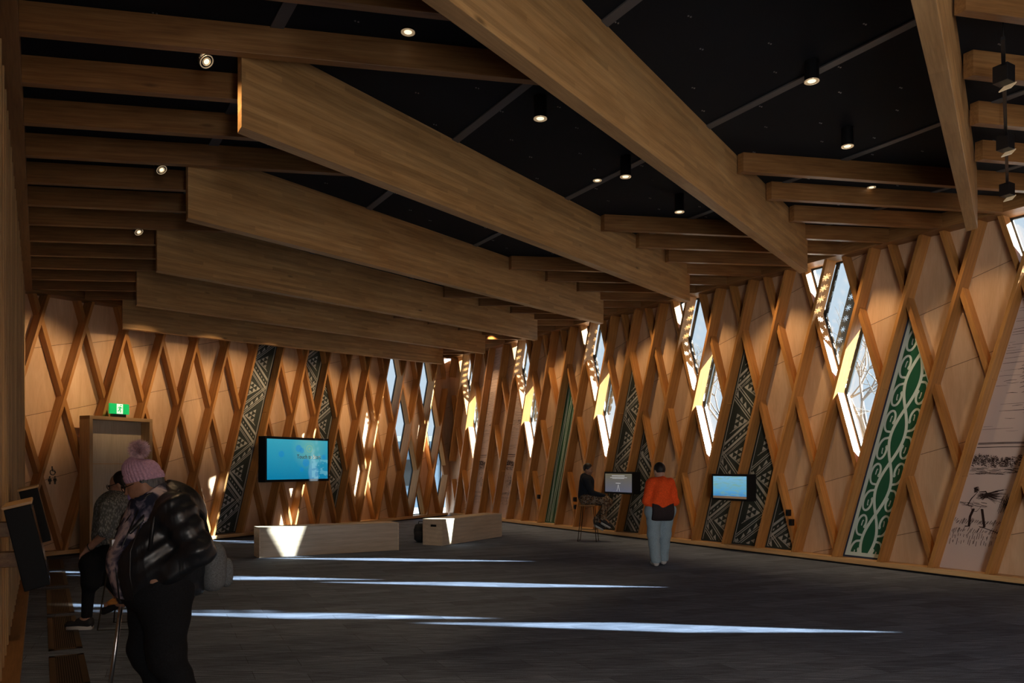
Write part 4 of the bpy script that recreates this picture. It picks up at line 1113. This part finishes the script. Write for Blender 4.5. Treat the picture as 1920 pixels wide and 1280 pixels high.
t = NT('leopard_print_cloth', .85, .2); wv = t.n.new('ShaderNodeTexVoronoi'); wv.inputs['Scale'].default_value = 28; t.l.new(t.mapping('Object', (1, 1, 1)), wv.inputs['Vector'])
nz = t.noise(t.mapping('Object', (1, 1, 1)), 60, 2); t.col(t.ramp(t.math('ADD', wv.outputs['Distance'], t.math('MULTIPLY', nz, .3)), [(.38, (.30, .17, .08)), (.5, (.012, .010, .010)), (.66, (.03, .02, .015)), (.74, (.22, .17, .13))])); M_LEOP = t.m
M_BLKCLOTH = cloth('black_trouser_cloth', (.010, .011, .014)); M_NAVYTOP = cloth('navy_black_knit', (.013, .017, .026)); M_ORANGE = cloth('orange_red_top', (.90, .10, .02), 60, .9, .12)
M_JEAN = cloth('light_blue_denim', (.28, .38, .46), 150, .85, .2); M_PINKKNIT = cloth('pink_wool', (.50, .30, .40), 90, .95, .15); M_POM = cloth('pale_pink_fur', (.58, .38, .40), 60, .95, .25)
M_BAGG = cloth('grey_bag_cloth', (.13, .14, .15), 140); M_SHOEW = mat('off_white_shoe', (.55, .55, .56), .7); M_SHOEB = mat('black_canvas_shoe', (.012, .012, .015), .7); M_SOLE = mat('white_rubber', (.5, .5, .5), .7)
M_BROWNC = cloth('dark_brown_cloth', (.035, .025, .028)); M_HAIRD = hairmat('dark_hair', (.015, .012, .012)); M_HAIRG = hairmat('grey_brown_hair', (.10, .095, .10)); M_LILAC = mat('lilac_face_mask', (.30, .22, .55), .8)
M_CANEW = wood('orange_cane_wood', (.45, .16, .03), (.6, .25, .06), (.7, .33, .1), .35, grain=3, knots=0)

def shoe(fd, heel, toe, h=.05, w=.042):
    heel = np.array(heel, float); toe = np.array(toe, float); fd.cap(heel, toe, w*1.0, w*.85, k=.02); fd.cap(heel+np.array([0, 0, .03]), heel+(toe-heel)*.45+np.array([0, 0, .03]), w, w*.8, k=.03)

M_ZIP = mat('dark_zip_metal', (.06, .06, .065), .4, .8)
# ---- person 1: foreground, leather jacket, pink hat, cane
fr = frame_for((-.78, -.62)); base = Vector((-2.055, 4.62, 0))
p1 = empty('person', base, label='person in black leather jacket and pink pompom hat leaning on a cane', cat='person')
hc = (.085, -.03, 1.455); RH = rot_head(math.radians(22), math.radians(-26))
lo, hi = (-.45, -.5, -.02), (.55, .5, 1.75)
fd = Field(lo, hi, .0075)
head_prims(fd, hc, RH)
fd.cap((.03, 0, 1.32), (.09, 0, 1.41), .075, .062, k=.03); fd.cap((-.03, -.15, 1.30), (-.03, .15, 1.30), .085, k=.05)
fd.cap((.0, 0, 1.24), (.05, 0, 1.0), .17, .20, k=.06); fd.cap((0, -.09, .86), (0, .09, .86), .15, k=.06)
SH1 = dict(ls=(-.03, .20, 1.29), le=(-.12, .31, 1.07), lh=(.04, .25, .94), rs=(-.02, -.20, 1.29), re=(.0, -.28, 1.02), rh=(.15, -.20, .83))
S = SH1
fd.cap(S['ls'], S['le'], .06, .047, k=.03); fd.cap(S['le'], S['lh'], .045, .03, k=.02); hand_prims(fd, S['lh'], (.8, -.2, -.45), None, (0, -1, 0), curl=.3, thumb=-1)
fd.cap(S['rs'], S['re'], .06, .047, k=.03); fd.cap(S['re'], S['rh'], .045, .028, k=.02)
hand_prims(fd, S['rh'], (.55, .25, -.75), None, (-.45, 0, -.6), 1.05, curl=1.0, thumb=1)
LG1 = [((-.0, sy*.11, .85), (.0+dx, sy*.115, .46), (-.15+dx, sy*.12, .08)) for sy, dx in ((1, .0), (-1, .05))]
for a, b, c_ in LG1: fd.cap(a, b, .12, .075, k=.04); fd.cap(b, c_, .07, .045, k=.03); fd.cap(c_, (c_[0]+.12, c_[1], .05), .04, .035, k=.02)
field_obj(fd, 'body', M_SKIN, (fr, 0), p1, 1)
fd = Field(lo, (.5, .5, 1.5), .01)               # shirt
fd.cap((0, 0, 1.27), (.06, 0, 1.0), .185, .225, k=.06); fd.cap((.05, 0, .98), (.05, 0, .84), .225, .20, k=.04); fd.cap((-.02, -.14, 1.30), (-.02, .14, 1.30), .095, k=.04)
X, Y, Z = fd.fullgrid(); fd.D = np.maximum(fd.D, (.80-Z).astype(np.float32)); fd.D = np.maximum(fd.D, -(np.sqrt((X-.10)**2+Y**2+(Z-1.43)**2)-.085).astype(np.float32))
field_obj(fd, 'tie_dye_shirt', M_TIEDYE, (fr, 0), p1, 2)
fd = Field((-.5, -.5, .55), (.5, .5, 1.5), .009)     # jacket
fd.cap((-.04, 0, 1.25), (.02, 0, 1.0), .215, .265, k=.06); fd.cap((.02, 0, .98), (.01, 0, .86), .265, .25, k=.04)
fd.cap((-.03, -.17, 1.29), (-.03, .17, 1.29), .105, k=.06); fd.cap((-.08, 0, 1.30), (-.02, 0, 1.36), .10, .09, k=.05)
X, Y, Z = fd.fullgrid(); neck = np.sqrt(((X-.05)/.9)**2+Y**2+(Z-1.43)**2)-.105; fd.D = np.maximum(fd.D, -neck.astype(np.float32))
op = (X > -.02) & (np.abs(Y+.02) < (.075+.10*np.clip((Z-.8)/.6, 0, 1)))
wd_ = np.maximum(-(X+.0), np.abs(Y+.0)-(.105+.07*np.clip((Z-.85)/.5, 0, 1))); fd.D = np.maximum(fd.D, -wd_.astype(np.float32))
fd.D = np.maximum(fd.D, (.77+.03*np.sin(Y*9)-Z).astype(np.float32))
fd.cap(S['ls'], S['le'], .105, .088, k=.04); fd.cap(S['le'], (.02, .255, .955), .088, .062, k=.03); fd.cap(S['rs'], S['re'], .10, .08, k=.04); fd.cap(S['re'], (.13, -.20, .89), .075, .052, k=.03)
X, Y, Z = fd.fullgrid(); fd.D += (.006*np.sin(Z*55+3*np.sin(Y*14)+X*30)*np.clip((np.abs(Y)-.12)*8, 0, 1)).astype(np.float32)
for sy in (-1, 1): fd.cap((-.09, sy*.06, 1.40), (.09, sy*.125, 1.30), .022, .016, k=.015); fd.cap((.09, sy*.125, 1.30), (.20, sy*.15, 1.18), .018, .012, k=.012)
fd.cap((-.09, -.06, 1.40), (-.09, .06, 1.40), .024, k=.015)
field_obj(fd, 'leather_jacket', M_LEATHER, (fr, 0), p1, 2)
fd = Field((-.4, -.4, -.02), (.4, .4, 1.0), .01)   # trousers
fd.cap((.03, -.08, .86), (.03, .08, .86), .185, k=.05)
for a, b, c_ in LG1: fd.cap(a, b, .155, .10, k=.05); fd.cap(b, (c_[0], c_[1], .09), .10, .078, k=.04)
X, Y, Z = fd.fullgrid(); fd.D += (.004*np.sin(Z*40+X*25)).astype(np.float32); field_obj(fd, 'trousers', M_BLKCLOTH, (fr, 0), p1, 2)
for a, b, c_ in LG1:
    fd = Field((-.4, -.4, -.03), (.4, .4, .3), .008); shoe(fd, (c_[0]-.03, c_[1], .045), (c_[0]+.17, c_[1], .04))
    fd.D = np.maximum(fd.D, (.002-fd.fullgrid()[2]).astype(np.float32)); field_obj(fd, 'shoe', M_SHOEB, (fr, 0), p1, 1)
def HP(v): return Vector(fr @ (np.array(hc)+RH @ np.array(v)))
# hair, mask, glasses, hat, pompom
fd = Field((-.1, -.2, 1.2), (.35, .2, 1.7), .007); fd.ell(np.array(hc)+RH @ np.array([-.022, 0, -.012]), (.088, .084, .098), RH, k=.01)
for b_ in (-1, 1): fd.cap(np.array(hc)+RH @ np.array([-.01, b_*.075, .0]), np.array(hc)+RH @ np.array([.02, b_*.075, -.07]), .018, .012, k=.02)
field_obj(fd, 'hair', M_HAIRG, (fr, 0), p1, 1)
fd = Field((0, -.2, 1.2), (.4, .2, 1.6), .006); fd.ell(np.array(hc)+RH @ np.array([.062, 0, -.058]), (.054, .047, .042), RH, k=.01); field_obj(fd, 'face_mask', M_LILAC, (fr, 0), p1, 1)
mb = MB()
for b_ in (-.033, .033):
    mb.tube([HP((.112, b_+.027*cos(a), .002+.021*sin(a))) for a in [i*pi/8 for i in range(17)]], .0025, 5); mb.tube([HP((.110, b_*1.8, .006)), HP((.0, b_*2.42, .008))], .0025, 5)
mb.tube([HP((.114, -.008, .004)), HP((.114, .008, .004))], .0025, 5); mb.build('glasses', M_BLACK, p1, smooth=True)
def knit_hat(HPf, s_=1.0):
    vs = []; fs = []; nu = 160; prof = [(.093, .005), (.104, .006), (.108, .02), (.108, .045), (.101, .052), (.103, .065), (.098, .09), (.085, .115), (.06, .135), (.028, .146), (.002, .148)]
    for (r_, u) in prof:
        for j in range(nu):
            a = 2*pi*j/nu; rr_ = r_*(1+.030*cos(a*32))*s_; vs.append(HPf((-.012+rr_*cos(a)*1.02, rr_*sin(a)*.9, u+.018*cos(a))))
    for i in range(len(prof)-1):
        for j in range(nu): fs.append((i*nu+j, i*nu+(j+1) % nu, (i+1)*nu+(j+1) % nu, (i+1)*nu+j))
    mb = MB(); mb.add(vs, fs); return mb
hat = knit_hat(HP, .96).build('knitted_hat', M_PINKKNIT, p1, smooth=True)
mb = MB(); pc_ = HP((-.045, 0, .185)); rn = random.Random(2)
for i in range(1500):
    th = math.acos(1-2*rn.random()); ph = 2*pi*rn.random(); d_ = Vector((sin(th)*cos(ph), sin(th)*sin(ph), cos(th))); L_ = .052+.016*rn.random(); o_ = d_.orthogonal().normalized()*.0045; e_ = d_.cross(o_)
    b0 = pc_+d_*.012; mb.add([b0+o_, b0+e_, b0-o_-e_, pc_+d_*L_+Vector((rn.uniform(-.008, .008), rn.uniform(-.008, .008), rn.uniform(-.008, .008)))], [(0, 1, 3), (1, 2, 3), (2, 0, 3)])
po = mb.build('fur_pompom', M_POM, hat)
# lanyard and zip
def fp(v): return Vector(fr @ np.array(v))
mb = MB(); mb.tube([fp(v) for v in ((-.01, .10, 1.42), (.10, .11, 1.385), (.19, .06, 1.25), (.235, -.01, 1.14), (.19, -.08, 1.26), (.08, -.11, 1.38))], .007, 6); mb.build('lanyard', M_BLACK, p1, smooth=True)
mb = MB(); mb.box(fp((.255, -.01, 1.09)), (.02, .06, .09), 0, Matrix(fr.tolist())); mb.build('name_tag', M_BOLT, p1)
mb = MB(); mb.tube([fp(v) for v in ((.15, .115, 1.30), (.225, .11, 1.12), (.262, .105, .98), (.245, .105, .80))], .0045, 5); mb.build('jacket_zip', M_ZIP, p1, smooth=True)
mb = MB(); mb.tube([fp(v) for v in ((.16, .19, 1.22), (.21, .20, 1.08), (.215, .21, .95), (.19, .2, .80))], .004, 5); mb.build('jacket_zip', M_ZIP, p1, smooth=True)
# grey backpack worn on the back: its own thing
bk = empty('backpack', base+fp((-.27, .08, .78)), label='small grey backpack worn on the back of the leather jacket', cat='bag')
o0 = fp((-.27, .08, .78))
for nm, c_, sz, sd, mm in (('bag_body', (-.27, .07, .95), (.075, .12, .15), 1, M_BAGG), ('front_pocket', (-.345, .08, .91), (.035, .085, .09), 4, M_BAGG)):
    o = lump(nm, (0, 0, 0), sz, mm, sd, .03); o.matrix_world = Matrix.Translation(base+fp(c_)) @ Matrix(fr.tolist()).to_4x4(); put(o, bk)
mb = MB(); mb.tube([base+fp(v) for v in ((-.26, .10, 1.06), (-.19, .16, 1.27), (-.05, .19, 1.405), (.09, .20, 1.26), (.12, .24, 1.08))], .012, 6); put(mb.build('shoulder_strap', M_BLACK, smooth=True), bk)
mb = MB(); mb.tube([base+fp(v) for v in ((-.378, .08, .98), (-.382, .08, .90))], .005, 5); put(mb.build('pocket_zip', M_BLACK, smooth=True), bk)
# cane
hd = base+fp((.19, -.185, .755)); cn = empty('cane', Vector((-2.40, 4.66, 0)), label='shiny metal cane with an orange wooden handle', cat='cane')
mb = MB(); mb.tube([hd+Vector((.02, 0, -.005)), Vector((-2.40, 4.66, .03))], .0125, 12); put(mb.build('shaft', M_CHROME, smooth=True), cn)
mb = MB(); ax = Vector((1, .25, .08)).normalized(); mb.tube([hd-ax*.055-Vector((0, 0, .01)), hd-ax*.03, hd+ax*.03, hd+ax*.075-Vector((0, 0, .008))], [.012, .019, .019, .012], 12); put(mb.build('handle', M_CANEW, smooth=True), cn)
mb = MB(); mb.tube([Vector((-2.40, 4.66, .0)), Vector((-2.40, 4.66, .035))], [.02, .015], 12); put(mb.build('rubber_tip', M_BLACK, smooth=True), cn)

# ---- stools
def stool(pos, yaw, lab, hs=.70):
    r_ = empty('wire_stool', pos, yaw, label=lab, cat='stool'); w_ = .20
    mb = MB(); mb.box((0, 0, hs-.018), (.38, .34, .036)); mb.build('seat', M_RAFT, r_, bevel=.012)
    for sy in (-1, 1):
        mb = MB(); mb.tube([(-.13, sy*.12, hs-.03), (-.20, sy*.19, .008), (.20, sy*.19, .008), (.13, sy*.12, hs-.03)], .008, 8); mb.build('wire_leg', M_BLACK, r_, smooth=True)
    mb = MB(); mb.tube([(.175, -.155, .23), (.175, .155, .23)], .007, 8); mb.build('foot_rail', M_BLACK, r_, smooth=True)
    return r_
# ---- person 2: behind, seated in grey knit
base2 = Vector((-3.81, 7.62, 0)); fr2 = frame_for((-1, -.12))
stool(base2+Vector((.10, 0, 0)), .1, 'wire stool carrying the person in the grey knit', .66)
p2 = empty('person', base2, label='bespectacled person in grey knit cardigan seated behind the leather jacket', cat='person')
hc2 = (-.03, 0, 1.375); R2 = rot_head(math.radians(18)); fd = Field((-.5, -.45, -.02), (.6, .45, 1.6), .0085)
head_prims(fd, hc2, R2, .97); fd.cap((-.05, 0, 1.20), (-.04, 0, 1.31), .062, .055, k=.03); fd.cap((-.02, -.15, 1.17), (-.02, .15, 1.17), .075, k=.05)
fd.cap((-.0, 0, 1.1), (-.04, 0, .84), .16, .17, k=.06); fd.cap((-.06, -.09, .78), (-.06, .09, .78), .13, k=.05)
for sy in (1, -1):
    fd.cap((-.0, sy*.19, 1.16), (.03, sy*.24, .91), .052, .043, k=.03); fd.cap((.03, sy*.24, .91), (.22, sy*.14, .76), .040, .027, k=.02)
    hand_prims(fd, (.22, sy*.14, .76), (.6, -sy*.2, -.6), None, (-.5, 0, -.5), curl=.5, thumb=sy)
LG2 = [((-.05, .10, .77), (.20, .12, .62), (.24, .10, .10)), ((-.05, -.10, .77), (.24, -.12, .62), (.02, -.12, .24))]
for a, b, c_ in LG2: fd.cap(a, b, .09, .062, k=.03); fd.cap(b, c_, .06, .04, k=.03); fd.cap(c_, (c_[0]+.12, c_[1], c_[2]-.05), .036, .03, k=.02)
field_obj(fd, 'body', M_SKIN2, (fr2, 0), p2, 1)
fd = Field((-.5, -.5, .4), (.5, .5, 1.5), .011)
fd.cap((.0, 0, 1.12), (-.0, 0, .88), .205, .225, k=.06); fd.cap((-.03, -.16, 1.18), (-.03, .16, 1.18), .095, k=.05); fd.cap((-.08, 0, .85), (-.10, .0, .70), .20, .17, k=.05)
for sy in (1, -1): fd.cap((-.0, sy*.20, 1.16), (.02, sy*.245, .95), .085, .075, k=.04)
fd.cap((-.02, .16, .85), (-.10, .20, .62), .08, .03, k=.05)
X, Y, Z = fd.fullgrid(); fd.D = np.maximum(fd.D, (.60+.5*np.maximum(X+.05, 0)-Z).astype(np.float32)); field_obj(fd, 'knit_cardigan', M_KNIT, (fr2, 0), p2, 1)
fd = Field((-.4, -.35, .02), (.5, .35, 1.0), .01)
fd.cap((-.04, -.1, .77), (-.04, .1, .77), .15, k=.05)
for i, (a, b, c_) in enumerate(LG2): fd.cap(a, b, .12, .10, k=.04); fd.cap((b[0]-.02, b[1], b[2]), (b[0]-.01, b[1], b[2]-.17), .10, .09, k=.03); fd.cap(b, (c_[0], c_[1], c_[2]+.03), .068, .048, k=.03)
field_obj(fd, 'black_skirt_and_leggings', M_BLKCLOTH, (fr2, 0), p2, 1)
fd = Field((-.1, -.3, -.03), (.6, .3, .4), .008); shoe(fd, (.22, .10, .05), (.40, .10, .045)); field_obj(fd, 'canvas_shoe', M_SHOEB, (fr2, 0), p2, 1)
fd = Field((-.1, -.3, -.03), (.6, .3, .4), .008); shoe(fd, (.02, -.12, .20), (.17, -.12, .13)); field_obj(fd, 'canvas_shoe', M_SHOEB, (fr2, 0), p2, 1)
mb = MB(); 
mb.tube([Vector(fr2 @ np.array(v)) for v in ((.19, .10, .014), (.30, .10, .014), (.41, .10, .014))], [.040, .046, .038], 10); o = mb.build('white_sole', M_SOLE, p2, smooth=True)
def HP2(v): return Vector(fr2 @ (np.array(hc2)+R2 @ np.array(v)))
fd = Field((-.25, -.2, 1.1), (.2, .2, 1.6), .007); fd.ell(np.array(hc2)+R2 @ np.array([-.028, 0, .018]), (.092, .086, .106), R2, k=.01); fd.cap(np.array(hc2)+R2 @ np.array([-.075, 0, -.02]), np.array(hc2)+R2 @ np.array([-.085, 0, -.10]), .05, .035, k=.03)
field_obj(fd, 'hair', M_HAIRD, (fr2, 0), p2, 1)
mb = MB()
for b_ in (-.033, .033):
    mb.tube([HP2((.108, b_+.028*cos(a), .002+.024*sin(a))) for a in [i*pi/8 for i in range(17)]], .0035, 5); mb.tube([HP2((.106, b_*1.8, .006)), HP2((.0, b_*2.4, .008))], .0035, 5)
mb.build('glasses', M_BLACK, p2, smooth=True)
mb = MB(); mb.tube([Vector(fr2 @ (np.array((.195, .155, .782))+np.array([.02*sin(a)*.6, .032*cos(a), .032*sin(a)]))) for a in [i*pi/6 for i in range(13)]], .005, 5); mb.build('wristband', M_BLACK, p2, smooth=True)

# ---- person 3: seated on a stool at the right wall
s3 = at(1103, 1014, 0); st3 = stool(s3, 1.35, 'black wire stool by the right wall under the seated person', .76)
p3 = empty('person', s3, label='person in dark hoodie and leopard print trousers seated on a stool', cat='person'); fr3 = frame_for((1, -.10))
hc3 = (.0, 0, 1.475); R3 = rot_head(math.radians(12), math.radians(-25)); fd = Field((-.35, -.45, .1), (.75, .45, 1.7), .01)
head_prims(fd, hc3, R3, .98); fd.cap((-.04, 0, 1.30), (-.01, 0, 1.42), .058, .052, k=.03); fd.cap((-.04, -.14, 1.27), (-.04, .14, 1.27), .07, k=.05); fd.cap((-.03, 0, 1.2), (-.05, 0, .9), .13, .13, k=.05); fd.cap((-.05, -.08, .86), (-.05, .08, .86), .11, k=.05)
A3 = [((-.04, .18, 1.24), (.0, .22, .98), (.16, .02, .93)), ((-.04, -.18, 1.24), (.08, -.24, 1.0), (.36, -.10, .93))]
for (a, b, c_), sy in zip(A3, (1, -1)): fd.cap(a, b, .05, .042, k=.03); fd.cap(b, c_, .04, .026, k=.02); hand_prims(fd, c_, (.8, -.1*sy, -.5), None, (-.3, 0, -.8), curl=.5, thumb=sy)
LG3 = [((-.03, .09, .85), (.42, .05, .80), (.16, .02, .42)), ((-.03, -.09, .85), (.36, -.10, .86), (.30, -.16, .48))]
for a, b, c_ in LG3: fd.cap(a, b, .085, .062, k=.03); fd.cap(b, c_, .055, .038, k=.03); fd.cap(c_, (c_[0]+.10, c_[1], c_[2]-.08), .035, .03, k=.02)
field_obj(fd, 'body', M_SKIN3, (fr3, 0), p3, 1)
fd = Field((-.35, -.45, .6), (.6, .45, 1.55), .011); fd.cap((-.03, 0, 1.22), (-.05, 0, .93), .155, .165, k=.05); fd.cap((-.05, -.15, 1.27), (-.05, .15, 1.27), .085, k=.05); fd.cap((-.09, -.03, 1.33), (-.09, .03, 1.33), .07, k=.04)
for a, b, c_ in A3: fd.cap(a, b, .072, .06, k=.03); fd.cap(b, tuple(np.array(b)+(np.array(c_)-np.array(b))*.85), .056, .042, k=.02)
X, Y, Z = fd.fullgrid(); fd.D = np.maximum(fd.D, (.80-Z).astype(np.float32)); field_obj(fd, 'dark_hoodie', M_NAVYTOP, (fr3, 0), p3, 1)
fd = Field((-.3, -.35, .3), (.65, .35, 1.05), .011); fd.cap((-.05, -.08, .86), (-.05, .08, .86), .135, k=.05)
for a, b, c_ in LG3: fd.cap(a, b, .11, .085, k=.04); fd.cap(b, c_, .08, .062, k=.03)
field_obj(fd, 'leopard_print_trousers', M_LEOP, (fr3, 0), p3, 1)
for a, b, c_ in LG3:
    fd = Field((0, -.35, .15), (.6, .3, .6), .009); shoe(fd, (c_[0]-.01, c_[1], c_[2]-.05), (c_[0]+.16, c_[1], c_[2]-.15))
    sho = field_obj(fd, 'black_shoe', M_SHOEB, (fr3, 0), p3, 1)
    mb = MB(); mb.tube([Vector(fr3 @ np.array(v)) for v in ((c_[0]-.04, c_[1], c_[2]-.085), (c_[0]+.15, c_[1], c_[2]-.185))], [.034, .030], 8); mb.build('white_sole', M_SOLE, sho, smooth=True)
fd = Field((-.2, -.2, 1.3), (.2, .2, 1.7), .008); fd.ell(np.array(hc3)+R3 @ np.array([-.022, 0, .03]), (.100, .086, .102), R3, k=.01); field_obj(fd, 'short_dark_hair', M_HAIRD, (fr3, 0), p3, 1)

# ---- person 4: walking away in orange
s4 = at(1238, 1060, 0); p4 = empty('person', s4, label='person in loose orange top and light jeans walking away', cat='person'); fr4 = frame_for((-.12, 1))
hc4 = (.05, .0, 1.475); R4 = rot_head(math.radians(28), math.radians(15)); lo, hi = (-.4, -.5, -.02), (.5, .5, 1.7)
fd = Field(lo, hi, .009); head_prims(fd, hc4, R4); fd.cap((-.0, 0, 1.28), (.03, 0, 1.42), .062, .055, k=.03); fd.cap((0, -.15, 1.28), (0, .15, 1.28), .075, k=.05)
fd.cap((0, 0, 1.2), (0, 0, .95), .14, .15, k=.05); fd.cap((0, -.09, .86), (0, .09, .86), .125, k=.05)
A4 = [((0, .16, 1.26), (-.02, .21, 1.0), (.14, .14, .92)), ((0, -.16, 1.26), (-.02, -.22, 1.0), (.16, -.13, .95))]
for (a, b, c_), sy in zip(A4, (1, -1)): fd.cap(a, b, .055, .045, k=.03); fd.cap(b, c_, .042, .028, k=.02); hand_prims(fd, c_, (.7, -.3*sy, .1), None, (0, -sy, 0), curl=.7, thumb=sy)
LG4 = [((0, .10, .86), (.03, .10, .47), (-.08, .095, .12), (.05, .095, .05)), ((0, -.10, .86), (.08, -.10, .48), (.12, -.085, .09), (.24, -.085, .05))]
for a, b, c_, e_ in LG4: fd.cap(a, b, .10, .065, k=.04); fd.cap(b, c_, .06, .042, k=.03); fd.cap(c_, e_, .036, .03, k=.02)
field_obj(fd, 'body', M_SKIN2, (fr4, 0), p4, 1)
fd = Field((-.4, -.5, .7), (.4, .5, 1.5), .011); fd.cap((-.02, 0, 1.22), (-.01, 0, .98), .165, .185, k=.05); fd.cap((-.01, -.14, 1.28), (-.01, .14, 1.28), .085, k=.05); fd.cap((0, -.03, .95), (0, .03, .95), .18, k=.05)
for a, b, c_ in A4: fd.cap(a, b, .078, .072, k=.04); fd.cap(b, tuple(np.array(b)+(np.array(c_)-np.array(b))*.7), .07, .05, k=.03)
X, Y, Z = fd.fullgrid(); fd.D = np.maximum(fd.D, (.865+.12*Y+.05*np.sin(Y*14)-Z).astype(np.float32)); fd.D += (.006*np.sin(Y*40+Z*18)).astype(np.float32); field_obj(fd, 'orange_top', M_ORANGE, (fr4, 0), p4, 1)
fd = Field(lo, (.5, .5, 1.0), .011); fd.cap((0, -.1, .85), (0, .1, .85), .15, k=.05)
for a, b, c_, e_ in LG4: fd.cap(a, b, .125, .095, k=.04); fd.cap(b, (c_[0], c_[1], .10), .095, .082, k=.03)
X, Y, Z = fd.fullgrid(); fd.D = np.maximum(fd.D, (.055-Z).astype(np.float32)); fd.D += (.004*np.sin(Z*35+Y*30)).astype(np.float32); field_obj(fd, 'light_jeans', M_JEAN, (fr4, 0), p4, 1)
fd = Field((-.4, -.4, .5), (.4, .4, 1.05), .011); fd.cap((-.03, -.09, .86), (-.03, .09, .86), .175, k=.05); X, Y, Z = fd.fullgrid(); fd.D = np.maximum(fd.D, (.70-Z).astype(np.float32)); fd.D = np.maximum(fd.D, (X-.02).astype(np.float32)); fd.D = np.maximum(fd.D, (np.abs(Y)-.17).astype(np.float32))
field_obj(fd, 'dark_cloth_tied_at_waist', M_BROWNC, (fr4, 0), p4, 1)
for a, b, c_, e_ in LG4:
    fd = Field((-.4, -.4, -.03), (.5, .4, .3), .008); shoe(fd, (c_[0]-.02, c_[1], .05), (e_[0]+.03, e_[1], .045), w=.046)
    fd.D = np.maximum(fd.D, (.002-fd.fullgrid()[2]).astype(np.float32)); field_obj(fd, 'white_trainer', M_SHOEW, (fr4, 0), p4, 1)
fd = Field((-.2, -.2, 1.3), (.3, .2, 1.7), .008); fd.ell(np.array(hc4)+R4 @ np.array([-.02, 0, .02]), (.102, .088, .108), R4, k=.01); field_obj(fd, 'short_dark_hair', M_HAIRD, (fr4, 0), p4, 1)
# ---------------------------------------------------------------- outside, seen through the glass
M_BARK = mat('grey_bark', (.16, .14, .13), .9); M_LEAFG = mat('dull_green_leaves', (.06, .10, .04), .8)
def bare_tree(pos, h, seed, lab):
    r_ = empty('bare_tree', pos, label=lab, cat='tree'); rn = random.Random(seed); mb = MB(); br = MB()
    mb.tube([(0, 0, 0), (.1, .05, h*.25), (-.05, .1, h*.5)], [.16, .12, .09], 8)
    def grow(p, d, l, r, n):
        if n == 0: return
        p2 = p+d*l; mid = p+d*l*.5+Vector((rn.gauss(0, .04), rn.gauss(0, .04), 0))*l
        br.tube([p, mid, p2], [r, r*.85, r*.65], 5, cap=False)
        for _ in range(3 if n > 2 else 2):
            dd = (d+Vector((rn.gauss(0, .5), rn.gauss(0, .5), rn.gauss(.15, .3)))).normalized(); grow(p2, dd, l*.72, r*.6, n-1)
    for i in range(4): grow(Vector((-.05, .1, h*.5-.3*i)), Vector((rn.gauss(0, .6), rn.gauss(0, .6), .9)).normalized(), h*.2, .06, 5)
    mb.build('trunk', M_BARK, r_, smooth=True); br.build('branches', M_BARK, r_, smooth=True)
bare_tree(Vector((11.3, 25.0, -.85)), 7.5, 4, 'bare grey tree seen through the window left of the green scroll panel')
bare_tree(Vector((8.6, 31.0, -.85)), 7.0, 9, 'bare grey tree seen through the second window column')
bl = empty('building', Vector((-9, 48, -.85)), label='low blue grey building beyond the far wall windows', cat='building')
mb = MB(); mb.box((0, 0, 1.9), (16, 5, 3.8)); mb.build('building_wall', mat('blue_grey_cladding', (.16, .24, .34), .7), bl)
mb = MB(); mb.box((0, 0, 3.95), (17, 6, .3)); mb.build('building_roof', mat('pale_roof_edge', (.4, .42, .42), .6), bl)
for i in range(5):
    mb = MB(); mb.box((-6+i*3, -2.53, 2.0), (1.2, .06, 1.5)); mb.build('building_window', M_FRAME, bl)
# ---------------------------------------------------------------- lamps of the room, then added fill
for i in range(10):
    q_ = -.4+i*1.45
    tgt = WF.pt((q_, 1.9), 0); src = WF.pt((q_+.2, 0), -2.0); src.z = 3.985+.0458*(src.dot(N1)-NLB)+.03; tgt.z = 3.1
    spot(src, tgt, 150, 58, .8)
for i in range(19):
    q_ = -13+i*1.7
    tgt = WR.pt((q_, 2.6), -.05); src = WR.pt((q_, 0), -.9); src.z = 4.87+RDEP-.06; spot(src, tgt, 125, 78, .7)
for pos in [(3, 3), (5, 8), (6, 14), (3, 10), (7, 4), (8, 18), (1, 6)]:
    p = P(*pos, 4.6); spot(p, p-Vector((0, 0, 4)), 90, 80, .6)
# added unseen fill lamp behind the viewer, facing down the room
ad = bpy.data.lights.new('added_rear_fill', 'AREA'); ad.shape = 'RECTANGLE'; ad.size = 9; ad.size_y = 1.3; ad.energy = 175; ad.color = (1, .95, .90)
ao = bpy.data.objects.new('added_rear_fill', ad); C.objects.link(ao); ao.location = P(5.4, -6.38, .80)
ao.rotation_euler = (D1+Vector((0, 0, .28))).to_track_quat('-Z', 'Z').to_euler()

ad = bpy.data.lights.new('added_side_fill', 'AREA'); ad.shape = 'RECTANGLE'; ad.size = 5; ad.size_y = 2.2; ad.energy = 700; ad.color = (1, .95, .88)  # second added fill lamp, out of view, brightening the right wall
ao = bpy.data.objects.new('added_side_fill', ad); C.objects.link(ao); ao.location = P(.0, -4.0, 1.3)
ao.rotation_euler = (N1+D1*.12+Vector((0, 0, .05))).to_track_quat('-Z', 'Z').to_euler()

# made-up frames added around the two fill lamps, behind the viewer
for nm, org, ax_, nv, wd_, z0, z1 in (('window_41', P(5.4, -6.46), N1, D1, 9.2, .08, 1.6), ('window_42', P(-.12, -4.0), D1, N1, 5.2, .1, 2.5)):
    mb = MB(); n_ = int(wd_//1.3)
    def bx_(u0, u1, v0, v1):
        mb.prism([(u0, v0), (u1, v0), (u1, v1), (u0, v1)], lambda p, d: org+ax_*p[0]+nv*d+Vector((0, 0, p[1])), -.02, .03)
    for i in range(n_+1): u = -wd_/2+wd_*i/n_; bx_(u-.03, u+.03, z0, z1)
    bx_(-wd_/2, wd_/2, z0-.05, z0); bx_(-wd_/2, wd_/2, z1, z1+.06)
    mb.build(nm, M_FRAME, kind='structure')
